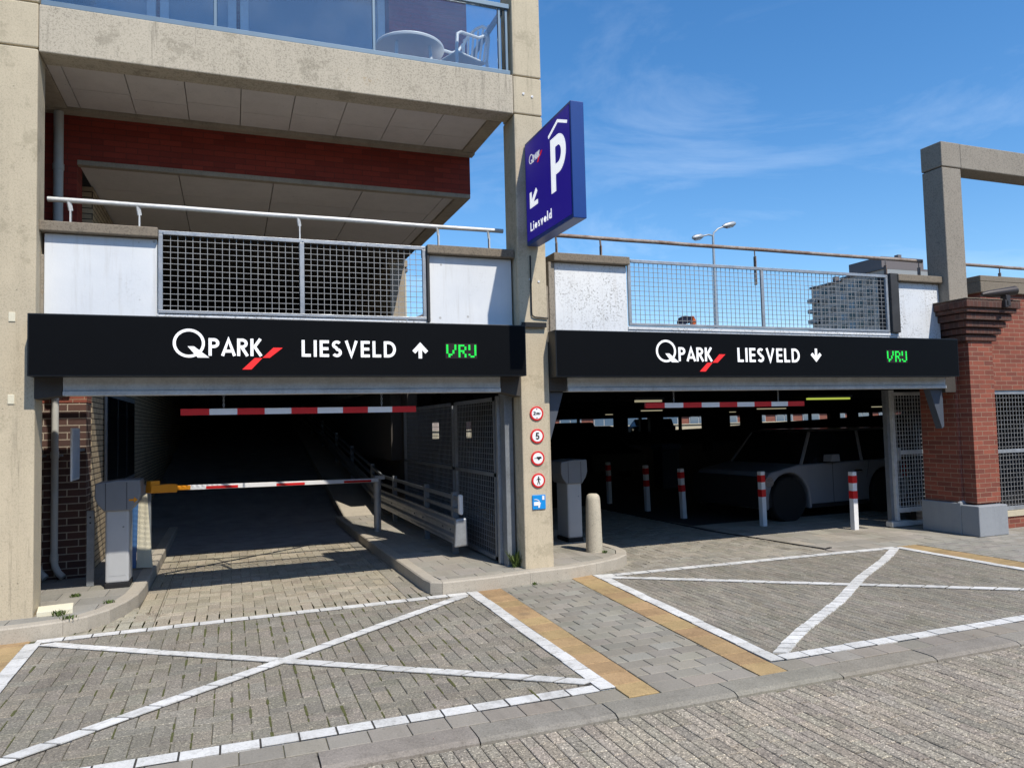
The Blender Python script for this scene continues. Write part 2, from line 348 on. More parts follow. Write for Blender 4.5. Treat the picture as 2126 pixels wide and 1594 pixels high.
# ------------------------------------------------------------------ paving
def clip(poly, zone):
    out = poly; n = len(zone)
    ar = sum(zone[i][0]*zone[(i+1) % n][1]-zone[(i+1) % n][0]*zone[i][1] for i in range(n)); sg = 1 if ar > 0 else -1
    for i in range(n):
        ax, ay = zone[i]; bx, by = zone[(i+1) % n]; inp = out; out = []
        if not inp: return []
        f = lambda p: sg*((bx-ax)*(p[1]-ay)-(by-ay)*(p[0]-ax))
        for j in range(len(inp)):
            p = inp[j]; q = inp[(j+1) % len(inp)]; fp = f(p); fq = f(q)
            if fp >= 0: out.append(p)
            if (fp >= 0) != (fq >= 0):
                t = fp/(fp-fq); out.append((p[0]+(q[0]-p[0])*t, p[1]+(q[1]-p[1])*t))
    return out
def jcol(base, j=.14, tint=.03):
    k = 1+random.uniform(-j, j); return (base[0]*k*(1+random.uniform(-tint, tint)), base[1]*k, base[2]*k*(1+random.uniform(-tint, tint)), 1)
def stone(mb, poly, z, col, joint=.004, ch=.004, th=.03, jit=.0012, tilt=.002):
    if len(poly) < 3: return
    a = abs(sum(poly[i][0]*poly[(i+1) % len(poly)][1]-poly[(i+1) % len(poly)][0]*poly[i][1] for i in range(len(poly))))/2
    if a < .0012: return
    mx = sum(p[0] for p in poly)/len(poly); my = sum(p[1] for p in poly)/len(poly)
    def sh(k):
        r = []
        for x, y in poly:
            dx, dy = x-mx, y-my; l = math.hypot(dx, dy) or 1; e = min(k*1.35, l*.4)
            r.append((x-dx/l*e, y-dy/l*e) if len(poly) != 4 else (x-math.copysign(min(k, abs(dx)*.5), dx), y-math.copysign(min(k, abs(dy)*.5), dy)))
        return r
    o1 = sh(joint); o2 = sh(joint+ch); n = len(poly); h = random.uniform(-jit, jit); tx, ty = random.uniform(-tilt, tilt)*4, random.uniform(-tilt, tilt)*4
    zz = lambda x, y: z+h+(x-mx)*tx+(y-my)*ty
    v = [(x, y, z-th) for x, y in o1]+[(x, y, zz(x, y)-ch*.8) for x, y in o1]+[(x, y, zz(x, y)) for x, y in o2]
    fs = [(i, (i+1) % n, (i+1) % n+n, i+n) for i in range(n)]+[(i+n, (i+1) % n+n, (i+1) % n+2*n, i+2*n) for i in range(n)]+[tuple(range(2*n, 3*n))]
    mb.add(v, fs, col)
def rects_running(x0, x1, y0, y1, lx, ly, along='x', rnd=False):
    r = []
    if along == 'x':
        k = 0; y = y0
        while y < y1:
            x = x0-lx*((k % 2)*.5 if not rnd else random.random())
            while x < x1: r.append((x, x+lx, y, y+ly)); x += lx
            y += ly; k += 1
    else:
        k = 0; x = x0
        while x < x1:
            y = y0-ly*((k % 2)*.5 if not rnd else random.random())
            while y < y1: r.append((x, x+lx, y, y+ly)); y += ly
            x += lx; k += 1
    return r
def rects_herring(x0, x1, y0, y1, w=.1):
    r = []; nx = int((x1-x0)/w)+6; ny = int((y1-y0)/w)+6
    for i in range(-4, nx):
        for j in range(-4, ny):
            m = (i+j) % 4          # 90 degree herringbone on a grid of w
            if m == 0: r.append((x0+i*w, x0+(i+2)*w, y0+j*w, y0+(j+1)*w))
            elif m == 2: r.append((x0+i*w, x0+(i+1)*w, y0+j*w, y0+(j+2)*w)) if ((i-j) % 4 in (0, 2)) else None
    return r
def herring(x0, x1, y0, y1, w=.1):
    # zig-zag columns: horizontal brick at (k, k) steps, vertical brick beside it
    r = []; nx = int((x1-x0)/w)+8; ny = int((y1-y0)/w)+8
    for j in range(-4, ny):
        for i in range(-8, nx):
            if (i-j) % 4 == 0:
                X, Y = x0+i*w, y0+j*w
                r.append((X, X+2*w, Y, Y+w)); r.append((X-w, X, Y, Y+2*w)) if False else r.append((X+2*w, X+3*w, Y-w+0, Y+w)) 
    return r
def pave(name, zone, rects, z, base, mat, label, jit=.14, joint=.004, excl=None, hj=.0012, tint=.03, ch=.004, tilt=.002):
    mb = MB(); bx = [p[0] for p in zone]; by = [p[1] for p in zone]
    for a, b, c, d in rects:
        if b < min(bx) or a > max(bx) or d < min(by) or c > max(by): continue
        mxx, myy = (a+b)/2, (c+d)/2
        if excl and excl(mxx, myy): continue
        p = clip([(a, c), (b, c), (b, d), (a, d)], zone)
        if p: stone(mb, p, z, jcol(base, jit, tint), joint, ch=ch, jit=hj, tilt=tilt)
    return structure(mb, name, mat, label, 'paving')

# big ground sheet below everything, to the horizon
g = MB(); g.add([(-900, -900, -.16), (900, -900, -.16), (900, 900, -.16), (-900, 900, -.16)], [(0, 1, 2, 3)])
structure(g, 'ground', M['asphalt'], 'dark ground running out to the horizon')
def sheet(name, poly, z, mat, label):
    m = MB(); m.add([(x, y, z) for x, y in poly], [tuple(range(len(poly)))]); return structure(m, name, mat, label)
sheet('paving_bed', [(-14, 3.95), (16, 3.95), (16, 13.3), (-14, 13.3)], -.0075, M['joint'], 'sandy mossy bed showing in the paving joints')
sheet('road_bed', [(-14, -8), (16, -8), (16, 3.85), (-14, 3.85)], -.030, M['joint'], 'sandy bed under the street bricks')
GREY = (.262, .234, .19); WARM = (.37, .325, .25); STREET = (.335, .292, .235); SLABC = (.30, .285, .255); TAN = (.44, .30, .15); WHT = (.70, .69, .665)
pave('yellow_box_paving', [(-1.42, 4.2), (2.14, 4.2), (2.16, 7.0), (-1.43, 6.94)], herring(-1.6, 2.4, 4.0, 7.3), 0, GREY, M['pav'], 'grey herringbone bricks inside the left white cross box', joint=.0023, jit=.13, tilt=.004)
bpy.context.scene.objects['yellow_box_paving'].name = 'brick_paving'
pave('brick_paving', [(3.42, 4.2), (7.56, 4.2), (7.56, 7.06), (3.62, 7.16)], rects_running(3.3, 7.8, 4.0, 7.5, .066, .2, 'y', True), 0, GREY, M['pav'], 'narrow grey bricks inside the right white cross box', joint=.0022, jit=.13, tilt=.004)
pave('walkway', [(2.41, 4.15), (3.125, 4.15), (3.33, 7.32), (2.5, 7.25)], rects_running(2.2, 3.6, 4.15, 7.5, .21, .14, 'x'), 0, (.285, .262, .218), M['slab'], 'grey slab walkway between the two tan strips', joint=.0035)
pave('driveway', [(-.62, 6.99), (1.56, 7.02), (1.56, 11.0), (-.62, 11.0)], herring(-1.5, 2.3, 6.9, 13.5), 0, WARM, M['apron'], 'beige brick drive running into the left garage entrance', .16, .0016, tilt=.007, hj=.002)
pave('driveway', [(-1.3, 6.98), (-.62, 6.99), (-.62, 7.3), (-.81, 7.9), (-1.3, 7.3)], rects_running(-1.4, -.5, 6.9, 8.0, .2, .09, 'x'), 0, (.36, .33, .26), M['apron'], 'fan of beige bricks along the curved left kerb', .16, .004)
pave('gutter', [(-.80, 7.3), (-.62, 7.3), (-.62, 11.0), (-.80, 11.0)], rects_running(-.8, -.6, 7.3, 13.3, .2, .3, 'x'), 0, WARM, M['apron'], 'slab gutter along the left kerb of the left drive')
pave('gutter', [(1.56, 7.05), (1.80, 7.05), (1.75, 11.0), (1.56, 11.0)], rects_running(1.56, 1.84, 7.0, 13.3, .28, .3, 'x'), 0, (.32, .29, .24), M['apron'], 'slab gutter along the right kerb of the left drive')
pave('driveway', [(3.6, 7.18), (6.78, 7.06), (6.46, 13.3), (3.6, 13.3)], herring(3.4, 7., 6.9, 13.5), 0, (.32, .29, .24), M['apron'], 'beige brick drive running into the right garage entrance', .16, .0018, tilt=.006, hj=.002)
pave('pavement', [(6.80, 7.10), (15, 7.10), (15, 9.9), (6.52, 9.9)], rects_running(6.4, 15, 7.1, 10, .3, .3, 'x'), 0, (.33, .305, .26), M['slab'], 'pale slab pavement in front of the brick pillar', joint=.003)
pave('pavement', [(8.02, 4.2), (15, 4.2), (15, 7.1), (8.02, 7.1)], rects_running(8.0, 15, 4.2, 7.2, .2, .1, 'x'), 0, (.29, .27, .235), M['slab'], 'grey brick pavement right of the right tan strip', joint=.0035)
pave('pavement', [(-14, 4.2), (-1.76, 4.2), (-1.76, 7.3), (-14, 7.3)], rects_running(-8, -1.7, 4.2, 7.4, .3, .3, 'x'), 0, SLABC, M['slab'], 'grey slab pavement left of the left tan strip', joint=.003)
sl_ = lambda z: (.34*z, .32*z, .28*z)
for nm, zone, lab in (('tan_strip', [(2.19, 3.99), (2.40, 3.99), (2.51, 7.22), (2.25, 7.2)], 'tan tile strip left of the middle walkway'),
                      ('tan_strip', [(3.12, 3.97), (3.34, 3.97), (3.60, 7.32), (3.33, 7.32)], 'tan tile strip right of the middle walkway'),
                      ('tan_strip', [(7.68, 4.2), (8.0, 4.2), (8.0, 7.09), (7.68, 7.09)], 'tan tile strip right of the right white box'),
                      ('tan_strip', [(-1.75, 4.0), (-1.49, 4.0), (-1.49, 7.08), (-1.75, 7.1)], 'tan tile strip left of the left white box')):
    mb = MB(); n = 15
    for i in range(n):
        t0, t1 = i/n, (i+1)/n; A, B, C, D = zone
        lp = lambda p, q, t: (p[0]+(q[0]-p[0])*t, p[1]+(q[1]-p[1])*t)
        k = random.uniform(.86, 1.1); c = (TAN[0]*k, TAN[1]*k*random.uniform(.95, 1.05), TAN[2]*k, 1)
        stone(mb, [lp(A, D, t0), lp(B, C, t0), lp(B, C, t1), lp(A, D, t1)], .0, c, .003, ch=.003)
    structure(mb, nm, M['tan'], lab, 'paving')
# tile row and kerb along the street
mb = MB()
for za, zb in ((-14., -1.762), (-1.478, 2.186), (2.404, 3.116), (3.344, 15.)):
    nn_ = max(1, round((zb-za)/.212))
    for i in range(nn_):
        a = za+(zb-za)*i/nn_; b = za+(zb-za)*(i+1)/nn_; stone(mb, [(a, 3.98), (b, 3.98), (b, 4.148), (a, 4.148)], 0, jcol((.29, .258, .215), .1), .0026, ch=.003)
structure(mb, 'tile_row', M['slab'], 'row of grey tiles between the white line and the kerb', 'paving')
mb = MB(); x = -14.
while x < 15:
    k = jcol((.27, .243, .205), .1); a, b = x+.004, x+.796; dz = random.uniform(-.002, .002)
    prof = [(3.975, -.12), (3.975, -.002+dz), (3.86, -.001+dz), (3.81, -.003+dz), (3.778, -.016), (3.765, -.12)]
    n = len(prof); v = [(a, y, z) for y, z in prof]+[(b, y, z) for y, z in prof]
    mb.add(v, [tuple(range(n)), tuple(range(2*n-1, n-1, -1))]+[(i, (i+1) % n, (i+1) % n+n, i+n) for i in range(n)], k); x += .8
structure(mb, 'kerb', M['kerbst'], 'long sloping kerb stones along the street', 'kerb')
pave('road', [(-10, -1.5), (15, -1.5), (15, 3.762), (-10, 3.762)], rects_running(-4.5, 11.5, .6, 3.9, .072, .2, 'y', True), -.02, STREET, M['pavs'], 'street of narrow speckled grey bricks in the foreground', .16, .0024, tilt=.004)
sheet('road', [(-10, -8), (15, -8), (15, .5), (-10, .5)], -.034, M['asphalt'], 'rest of the street behind the viewer')
# white block lines
def blockline(mb, p, q, w=.1, l=.2, skew=0., j=.006, trim=0):
    p = Vector((*p, 0)); q = Vector((*q, 0)); d = q-p; n = max(1, round(d.length/l)); u = d.normalized(); s = Vector((-u.y, u.x, 0)); st = d.length/n
    for i in range(n):
        a = p+u*st*i; b = p+u*st*(i+1); o = s*(random.uniform(-j, j)+(mb.wave*math.sin(i*.33))); k = skew*w
        pts = [a+o-s*w/2-u*k, b+o-s*w/2-u*k, b+o+s*w/2+u*k, a+o+s*w/2+u*k]
        r = .0055 if w > .1 else .009; pts = [pts[0]+u*r, pts[1]-u*r, pts[2]-u*r, pts[3]+u*r]
        kk = random.uniform(.88, 1.06); c = (WHT[0]*kk, WHT[1]*kk, WHT[2]*kk, 1)
        z = .0045+random.uniform(-.0012, .0012)+mb.zo
        top = [(v.x, v.y, z) for v in pts]; bot = [(v.x, v.y, -.03) for v in pts]
        mb.add(bot+top, [(4, 5, 6, 7), (0, 1, 5, 4), (1, 2, 6, 5), (2, 3, 7, 6), (3, 0, 4, 7)], c)
lab_lines = (('left', [((-1.42, 4.205), (2.085, 4.200)), ((2.142, 4.16), (2.190, 7.07)), ((2.13, 7.02), (-1.45, 6.95)), ((-1.45, 6.9), (-1.40, 4.22)),
              ((-1.36, 6.84), (2.10, 4.30)), ((2.06, 6.93), (-1.36, 4.28))]),
             ('right', [((3.48, 4.205), (7.62, 4.2)), ((3.415, 4.16), (3.640, 7.24)), ((3.6, 7.16), (7.6, 7.03)), ((7.62, 7.02), (7.62, 4.2)),
              ((3.66, 7.09), (7.55, 4.28)), ((3.53, 4.28), (7.53, 6.97))]))
for side, lines in lab_lines:
    mb = MB()
    for i, (p, q) in enumerate(lines):
        mb.wave = .014 if side == 'right' and i == 5 else 0.; mb.zo = (0, .0014, .0005, .0018, .0028, .0045)[i]
        wob = .004
        blockline(mb, p, q, .105 if i < 4 else .092, .2 if not (side == 'right' and i == 5) else .12, skew=.35 if i in (4,) else (.0 if i < 4 else -.2), j=wob)
    ub = MB()
    for i, (p, q) in enumerate(lines):
        if side == 'right' and i == 5: continue
        P3 = Vector((*p, 0)); Q3 = Vector((*q, 0)); u = (Q3-P3).normalized(); n_ = Vector((-u.y, u.x, 0))*.057; zz = .0018+i*.0003
        ub.add([(v.x, v.y, zz) for v in (P3-n_, Q3-n_, Q3+n_, P3+n_)], [(0, 1, 2, 3)])
    structure(ub, 'joint_bed', M['jdark'], 'dark joints around the white blocks of the %s box' % side, 'marking')
    structure(mb, 'line_marking', M['wht'], 'white block lines of the %s cross box' % side, 'marking')
# raised islands
def island(name, outline, label, z=.12, kw=.11, closed_from=0, kerb_n=None, tiles=.3):
    # outline: points of the outer kerb edge (open chain), then inner closure points
    mb = MB(); n = len(outline); ch = kerb_n
    cxm = sum(p[0] for p in outline)/n; cym = sum(p[1] for p in outline)/n
    def inner(i):
        p = Vector(outline[i]); a = Vector(outline[max(i-1, 0)]); b = Vector(outline[min(i+1, ch-1)]); t = (b-a).normalized(); nn = Vector((-t.y, t.x))
        if nn.dot(Vector((cxm, cym))-p) < 0: nn = -nn
        return p+nn*kw
    inn = [inner(i) for i in range(ch)]
    seg = 0
    for i in range(ch-1):
        a, b = Vector(outline[i]), Vector(outline[i+1]); c, d = inn[i+1], inn[i]
        g_ = .0025 if (i % 2 == 0) else 0
        col = jcol((.33, .31, .275), .08)
        m_ = (b-a).normalized()*g_; a2 = a+m_; d2 = d+m_
        r = .012
        ai = a2+(d2-a2).normalized()*r; bi = b+(c-b).normalized()*r
        v = [(a2.x, a2.y, -.03), (b.x, b.y, -.03), (a2.x, a2.y, z-r), (b.x, b.y, z-r), (ai.x, ai.y, z), (bi.x, bi.y, z), (c.x, c.y, z), (d2.x, d2.y, z), (d2.x, d2.y, -.03), (c.x, c.y, -.03)]
        mb.add(v, [(0, 1, 3, 2), (2, 3, 5, 4), (4, 5, 6, 7), (7, 6, 9, 8), (0, 2, 4, 7, 8), (1, 9, 6, 5, 3)], col)
    o = structure(mb, 'kerb', M['kerb'], 'raised kerb around the '+label, 'kerb')
    zone = [tuple(p) for p in inn]+[tuple(p) for p in outline[ch:]]
    return zone
def fan_tiles(zonepts, z, base, label, tx=.3, ty=.3, mat=None):
    # non convex: triangulate crudely by clipping against convex pieces supplied
    mb = MB()
    for zone in zonepts:
        bx = [p[0] for p in zone]; by = [p[1] for p in zone]
        for a, b, c, d in rects_running(min(bx)-.1, max(bx)+.1, min(by)-.15, max(by)+.1, tx, ty, 'x'):
            p = clip([(a, c), (b, c), (b, d), (a, d)], zone)
            if p: stone(mb, p, z, jcol(base, .1), .002, ch=.003, th=.1)
        mb.add([(x, y, z-.01) for x, y in zone], [tuple(range(len(zone)))], (.05, .05, .04, 1))
    return structure(mb, 'pavement', mat or M['slab'], label, 'pavement')
CK = [(1.68, 13.2), (1.70, 11.5), (1.73, 9.5), (1.76, 8.2), (1.775, 7.35), (1.80, 7.16), (1.9, 7.08), (2.45, 7.09), (2.84, 7.16), (3.3, 7.19), (3.66, 7.29), (3.98, 7.42), (4.2, 7.6), (4.33, 7.85), (4.36, 8.1), (4.34, 8.4), (4.3, 9.0), (4.28, 13.2)]
zC = island('centre', CK, 'centre island', kerb_n=len(CK), kw=.12)
fan_tiles([[(1.80, 13.2), (1.84, 9.5), (1.885, 7.5), (1.93, 7.2), (2.9, 7.27), (2.9, 13.2)], [(2.9, 13.2), (2.9, 7.27), (3.3, 7.31), (3.6, 7.4), (3.93, 7.53), (4.1, 7.68), (4.215, 7.9), (4.235, 8.1), (4.22, 8.4), (4.16, 13.2)]], .12, (.34, .315, .27), 'slab paved centre island under the middle column')
LK = [(-1.9, 6.98), (-1.56, 7.0), (-1.28, 7.06), (-1.12, 7.17), (-.98, 7.36), (-.88, 7.65), (-.82, 7.95), (-.80, 8.3), (-.80, 9.3), (-.80, 10.5), (-.80, 13.2)]
zL = island('left', LK, 'left island', kerb_n=len(LK), kw=.12)
fan_tiles([[(-2.4, 7.11), (-1.58, 7.12), (-1.32, 7.17), (-1.2, 7.26), (-1.09, 7.42), (-1.0, 7.67), (-.94, 7.95), (-.92, 8.3), (-.92, 13.2), (-2.4, 13.2)]], .12, (.30, .28, .245), 'uneven slab island left of the left drive', .4, .33)
# dark floor and ramp inside the garage
sheet('floor', [(2.0, 13.25), (60, 13.25), (60, 54), (2.0, 54)], -.004, M['asphalt'], 'dark parking floor inside the hall')
sheet('floor', [(6.47, 9.88), (60, 9.88), (60, 13.4), (6.47, 13.4)], -.0065, M['asphalt'], 'dark floor behind the bollards')
rm = MB(); ys = [11.0, 13.4, 14.4, 20, 28, 34, 60]; zs = [0, .015, .09, .76, 1.7, 2.42, 2.6]
vs = [(x_, y_, z_) for y_, z_ in zip(ys, zs) for x_ in (-1.5, .42, .46, 2.3)]
fs = []
for i in range(6):
    for k in (0, 1, 2): fs.append((i*4+k, i*4+k+1, (i+1)*4+k+1, (i+1)*4+k))
rm.add(vs, fs); structure(rm, 'ramp', M['rampc'], 'dark ramp climbing to the upper parking deck', 'ramp')
mb = MB(); mb.beam((6.50, 12.4, .004), (6.53, 9.2, .004), .05, .012); mb.beam((6.53, 9.19, .004), (6.79, 7.33, .004), .035, .012); mb.beam((6.79, 7.33, .004), (6.93, 7.38, .004), .03, .012)
structure(mb, 'drain_channel', M['rubber'], 'narrow dark channel along the right edge of the right drive', 'drain')

# ------------------------------------------------------------------ apartment building
FX = lambda u, v, d: (u, d, v)     # u=x v=z depth=y
apt = thing('apartment_building', (0, 9, 0), 'concrete and red brick apartment building over the left garage entrance', 'building')
# columns as stacked precast pieces with open joints
def column(x0, x1, y0, y1, cuts, top, base):
    mb = MB(); zs = [base]+cuts+[top]
    for a, b in zip(zs[:-1], zs[1:]): mb.box(x0, x1, y0, y1, a+(.006 if a != base else 0), b-.006)
    mb.box(x0+.02, x1-.02, y0+.02, y1-.02, base+.05, top-.02)
    return mb
colL = column(-1.99, -1.54, 7.3, 7.58, [4.955, 5.36], 9, -.02).build('column', M['column'], apt, bevel=.012)
colC = column(2.848, 3.172, 7.3, 7.65, [4.935, 5.352], 9, .1).build('column', M['column'], apt, bevel=.012)
mb = MB()
for x_, z_ in ((2.96, 5.16), (3.06, 5.14), (2.98, 3.15), (3.08, 3.13)):
    T = Matrix.Translation((x_, 7.298, z_)) @ Matrix.Rotation(R_(90), 4, 'X'); mb.lathe([(.013, -.004), (.013, .006), (.008, .007), (.008, .003)], (0, 0, 0), 12, T)
mb.each('anchor_plug', M['whitew'], colC)
mb = MB(); mb.tube([(2.985, 7.285, 3.40), (2.985, 7.285, 2.80), (2.99, 7.285, 2.762), (3.02, 7.285, 2.745), (3.17, 7.285, 2.735)], .008, 8)
mb.box(2.86, 3.14, 7.27, 7.299, 2.64, 2.66); mb.box(2.86, 3.14, 7.255, 7.27, 2.635, 2.685)
mb.build('cable', M['rubber'], colC)
for z_ in (2.58, 1.89):
    mb = MB(); mb.box(-1.735, -1.685, 7.292, 7.301, z_, z_+.08); mb.build('filler_patch', M['kerbw'], colL, bevel=.004)
# balcony front beam and slab
mb = MB(); mb.box(-1.537, 2.845, 7.302, 7.56, 4.93, 5.352); mb.build('balcony_beam', M['beam'], apt, bevel=.01)
mb = MB(); mb.box(-1.99, 2.80, 7.56, 8.646, 5.02, 5.25); mb.box(-1.99, 2.80, 8.52, 8.646, 4.905, 5.02); mb.box(2.64, 2.80, 7.56, 8.52, 4.925, 5.02); mb.box(-1.99, -1.54, 7.6, 8.52, 4.925, 5.02)
mb.build('balcony_slab', M['soffit'], apt, bevel=.006)
mb = MB(); xs_ = [-1.54]+[-1.42+.51*i for i in range(9)]; 
for i in range(len(xs_)-1):
    a, b = xs_[i], min(xs_[i+1], 2.64); off = .0 if i % 2 else .09
    ysplit = [7.562, 8.05+off, 8.518]
    for c, d in zip(ysplit[:-1], ysplit[1:]): mb.box(a+.004, b-.004, c+.004, d-.004, 4.945, 5.019)
mb.build('soffit_board', M['panel'], apt)
# brick band, lower soffit, upper wall
mb = MB(); mb.box(-1.98, 2.772, 8.65, 8.95, 4.452, 5.02); mb.box(-1.98, -1.47, 8.651, 8.94, 2.6, 4.452); mb.build('brick_wall', M['deepbrick'], apt)
mb = MB(); mb.box(2.60, 2.772, 8.651, 11.45, 4.40, 4.452); mb.box(-1.47, 2.60, 8.651, 8.74, 4.40, 4.452); mb.box(-1.47, 2.772, 11.3, 11.45, 4.40, 4.452); mb.build('soffit_edge', M['soffit'], apt, bevel=.005)
mb = MB(); xe = [-1.47, -.52, .47, 1.48, 2.47, 2.60]
for a, b in zip(xe[:-1], xe[1:]):
    for c, d in ((8.74, 9.55), (9.55, 11.3)): mb.box(a+.005, b-.005, c+.005, d-.005, 4.425, 4.5)
mb.build('soffit_board', M['panel'], apt)
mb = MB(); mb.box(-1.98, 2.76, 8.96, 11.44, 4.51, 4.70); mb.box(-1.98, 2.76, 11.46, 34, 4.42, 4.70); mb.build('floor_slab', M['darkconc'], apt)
mb = MB(); mb.box(1.80, 2.772, 8.66, 8.92, 5.25, 9.0); mb.box(-1.98, 1.80, 8.9, 9.0, 7.6, 9.0); mb.build('brick_wall', M['deepbrick'], apt)
mb = MB(); mb.box(2.50, 2.76, 12.3, 34, 2.3, 4.42); mb.box(2.48, 2.8, 12.28, 12.7, 4.3, 4.42); mb.build('deck_wall', M['soffit'], apt, bevel=.01)
mb = MB(); mb.box(-1.9, 1.75, 33, 33.2, 2.0, 4.42); mb.box(2.15, 2.6, 33, 33.2, 2.0, 4.42); mb.box(1.75, 2.15, 33, 33.2, 2.0, 4.42); mb.build('end_wall', M['greyconc'], apt)
mb = MB(); mb.box(2.70, 2.76, 9.0, 12, 4.71, 9); mb.box(-1.98, 2.70, 11.9, 12, 4.71, 9); mb.box(-1.98, 2.7, 9, 12, 8.9, 9.0); mb.build('upper_wall', M['redbrick'], apt)
# windows behind the balcony
for a, b, mid in ((-1.95, -.74, None), (-.70, .08, None), (.12, 1.76, None)):
    mb = MB(); y0, y1 = 8.70, 8.78
    mb.box(a, a+.09, y0, y1, 5.27, 7.58); mb.box(b-.09, b, y0, y1, 5.27, 7.58); mb.box(a+.09, b-.09, y0, y1, 5.27, 5.42); mb.box(a+.09, b-.09, y0, y1, 7.45, 7.58)
    fr = mb.build('window', M['winframe'], apt, bevel=.006)
    p = MB(); p.box(a+.085, b-.085, 8.73, 8.745, 5.41, 7.46); p.build('pane', M['winglass'], fr)
mb = MB(); mb.box(-1.53, 2.84, 7.56, 8.64, 7.62, 7.9); mb.build('upper_slab', M['soffit'], apt)
mb = MB(); mb.box(-1.53, 2.84, 7.302, 7.56, 7.5, 7.92); mb.build('upper_beam', M['beam'], apt, bevel=.01)
# glass balustrade
bal = MB(); bal.box(-1.53, 2.83, 7.33, 7.39, 5.362, 5.41); bal.box(-1.53, 2.83, 7.325, 7.385, 6.09, 6.14); bal.box(-1.53, 2.83, 7.34, 7.385, 5.352, 5.362)
ba = bal.build('balustrade', M['alu'], apt, bevel=.004)
for x_ in (-1.505, -.118, 1.372, 2.72, 2.80):
    mb = MB(); mb.box(x_-.014, x_+.014, 7.345, 7.375, 5.41, 6.09); mb.build('post', M['alu'], ba, bevel=.003)
for a, b in ((-1.49, -.135), (-.10, 1.355), (1.39, 2.70)):
    mb = MB(); mb.box(a, b, 7.355, 7.363, 5.412, 6.088); mb.build('glass_pane', M['glass'], ba)
mb = MB(); mb.box(2.74, 2.78, 7.40, 8.64, 6.05, 6.10); mb.box(2.74, 2.78, 7.4, 8.64, 5.30, 5.34); mb.beam((2.76, 7.42, 5.34), (2.76, 8.6, 6.05), .03, .03)
mb.build('side_rail', M['alu'], ba)
# left passage walls under the building
mb = MB(); mb.box(-1.95, -1.445, 9.1, 9.4, .1, 1.965); pier = mb.build('plum_brick_pier', M['plumbrick'], apt)
mb = MB(); mb.box(-1.70, -1.60, 9.094, 9.1, 1.965, 2.03); mb.box(-1.95, -1.44, 9.095, 9.4, 1.965, 2.6); mb.build('brick_course', M['redbrick'], pier)
mb = MB(); mb.box(-1.60, -1.44, 9.40, 33, .05, 4.4); mb.build('beige_brick_wall', M['beigebrick'], apt)
mb = MB(); mb.box(-2.05, -1.95, 7.58, 9.4, .1, 4.9); mb.box(-2.05, -1.99, 7.5, 7.62, .1, 4.9); mb.build('side_wall', M['plumbrick'], apt)
mb = MB(); mb.box(-1.43, -1.40, 10.2, 13.0, .95, 2.15); kf = mb.build('window', M['galvd'], apt, bevel=.01)
for a, b in ((10.26, 11.1), (11.16, 12.0), (12.06, 12.95)):
    mb = MB(); mb.box(-1.40, -1.394, a, b, 1.0, 2.08); mb.build('pane', M['glassd'], kf)
# pipes
for x_, y_, r_ in ((-1.715, 9.0, .034), (-1.88, 9.02, .04)):
    pp = thing('drain_pipe', (x_, y_, .12), 'grey drain pipe with an elbow, in front of the plum brick pier' if r_ < .038 else 'thicker pale drain pipe in the dark corner behind the left column', 'pipe', 'drain pipes beside the left entrance')
    mb = MB(); mb.tube([(x_, y_, 2.3), (x_, y_, .33), (x_+.01, y_-.005, .27), (x_+.04, y_-.02, .21), (x_+.09, y_-.04, .16)], r_, 14); mb.build('pipe', M['pvc'], pp, smooth=True)
    mb = MB()
    for z_ in (1.42, .36): mb.tube([(x_, y_, z_-.035), (x_, y_, z_+.035)], r_+.006, 14)
    mb.each('collar', M['pvc'], pp, smooth=True)
    mb = MB(); mb.box(x_+r_*.6, x_+r_+.03, y_, y_+.08, 1.40, 1.42); mb.build('bracket', M['galvd'], pp)
# tall drain pipe on the upper level
dp = thing('drain_pipe', (-1.6, 8.5, 3.4), 'tall grey drain pipe against the red brick above the white parapet', 'pipe')
mb = MB(); mb.tube([(-1.62, 8.56, 2.7), (-1.62, 8.56, 4.90)], .045, 14); mb.build('pipe', M['pvc'], dp, smooth=True)
mb = MB(); mb.tube([(-1.62, 8.56, 4.30), (-1.62, 8.56, 4.36)], .052, 14); mb.build('collar', M['pvc'], dp, smooth=True)

# ------------------------------------------------------------------ parking garage
gar = thing('parking_garage', (6, 9, 0), 'low parking garage with white parapets, mesh screens and two open entrances', 'building')
def parapet(x0, x1, mat, zb=2.42, endl=True, right=False):
    mb = MB(); mb.box(x0, x1, 7.45, 7.60, zb, 3.385); pn = mb.build('parapet', mat, gar, bevel=.008)
    mb = MB(); mb.box(x0-(.03 if not right else .05), x1+(.012), 7.38, 7.66, 3.389, 3.48); mb.build('coping', M['coping'], pn, bevel=.01)
    return pn
parapet(-1.513, -.622, M['white']); parapet(1.921, 2.83, M['white']); parapet(3.335, 4.232, M['white2']); parapet(8.31, 9.07, M['white2'])
for x0, x1 in ((-.622, 1.921), (4.232, 8.31)):
    mb = MB(); mb.box(x0, x1, 7.452, 7.60, 2.42, 2.66); mb.box(x0, x1, 7.44, 7.60, 2.66, 2.70); mb.build('ledge', M['white2'], gar, bevel=.006)
# concrete bits beside the columns
mb = MB(); mb.box(3.20, 3.325, 7.46, 7.62, 2.5, 3.12); mb.box(3.26, 3.33, 7.44, 7.62, 2.5, 3.384); mb.box(-1.555, -1.517, 7.47, 7.6, 2.5, 3.2); mb.each('concrete_edge', M['greyconc'], gar, bevel=.008)
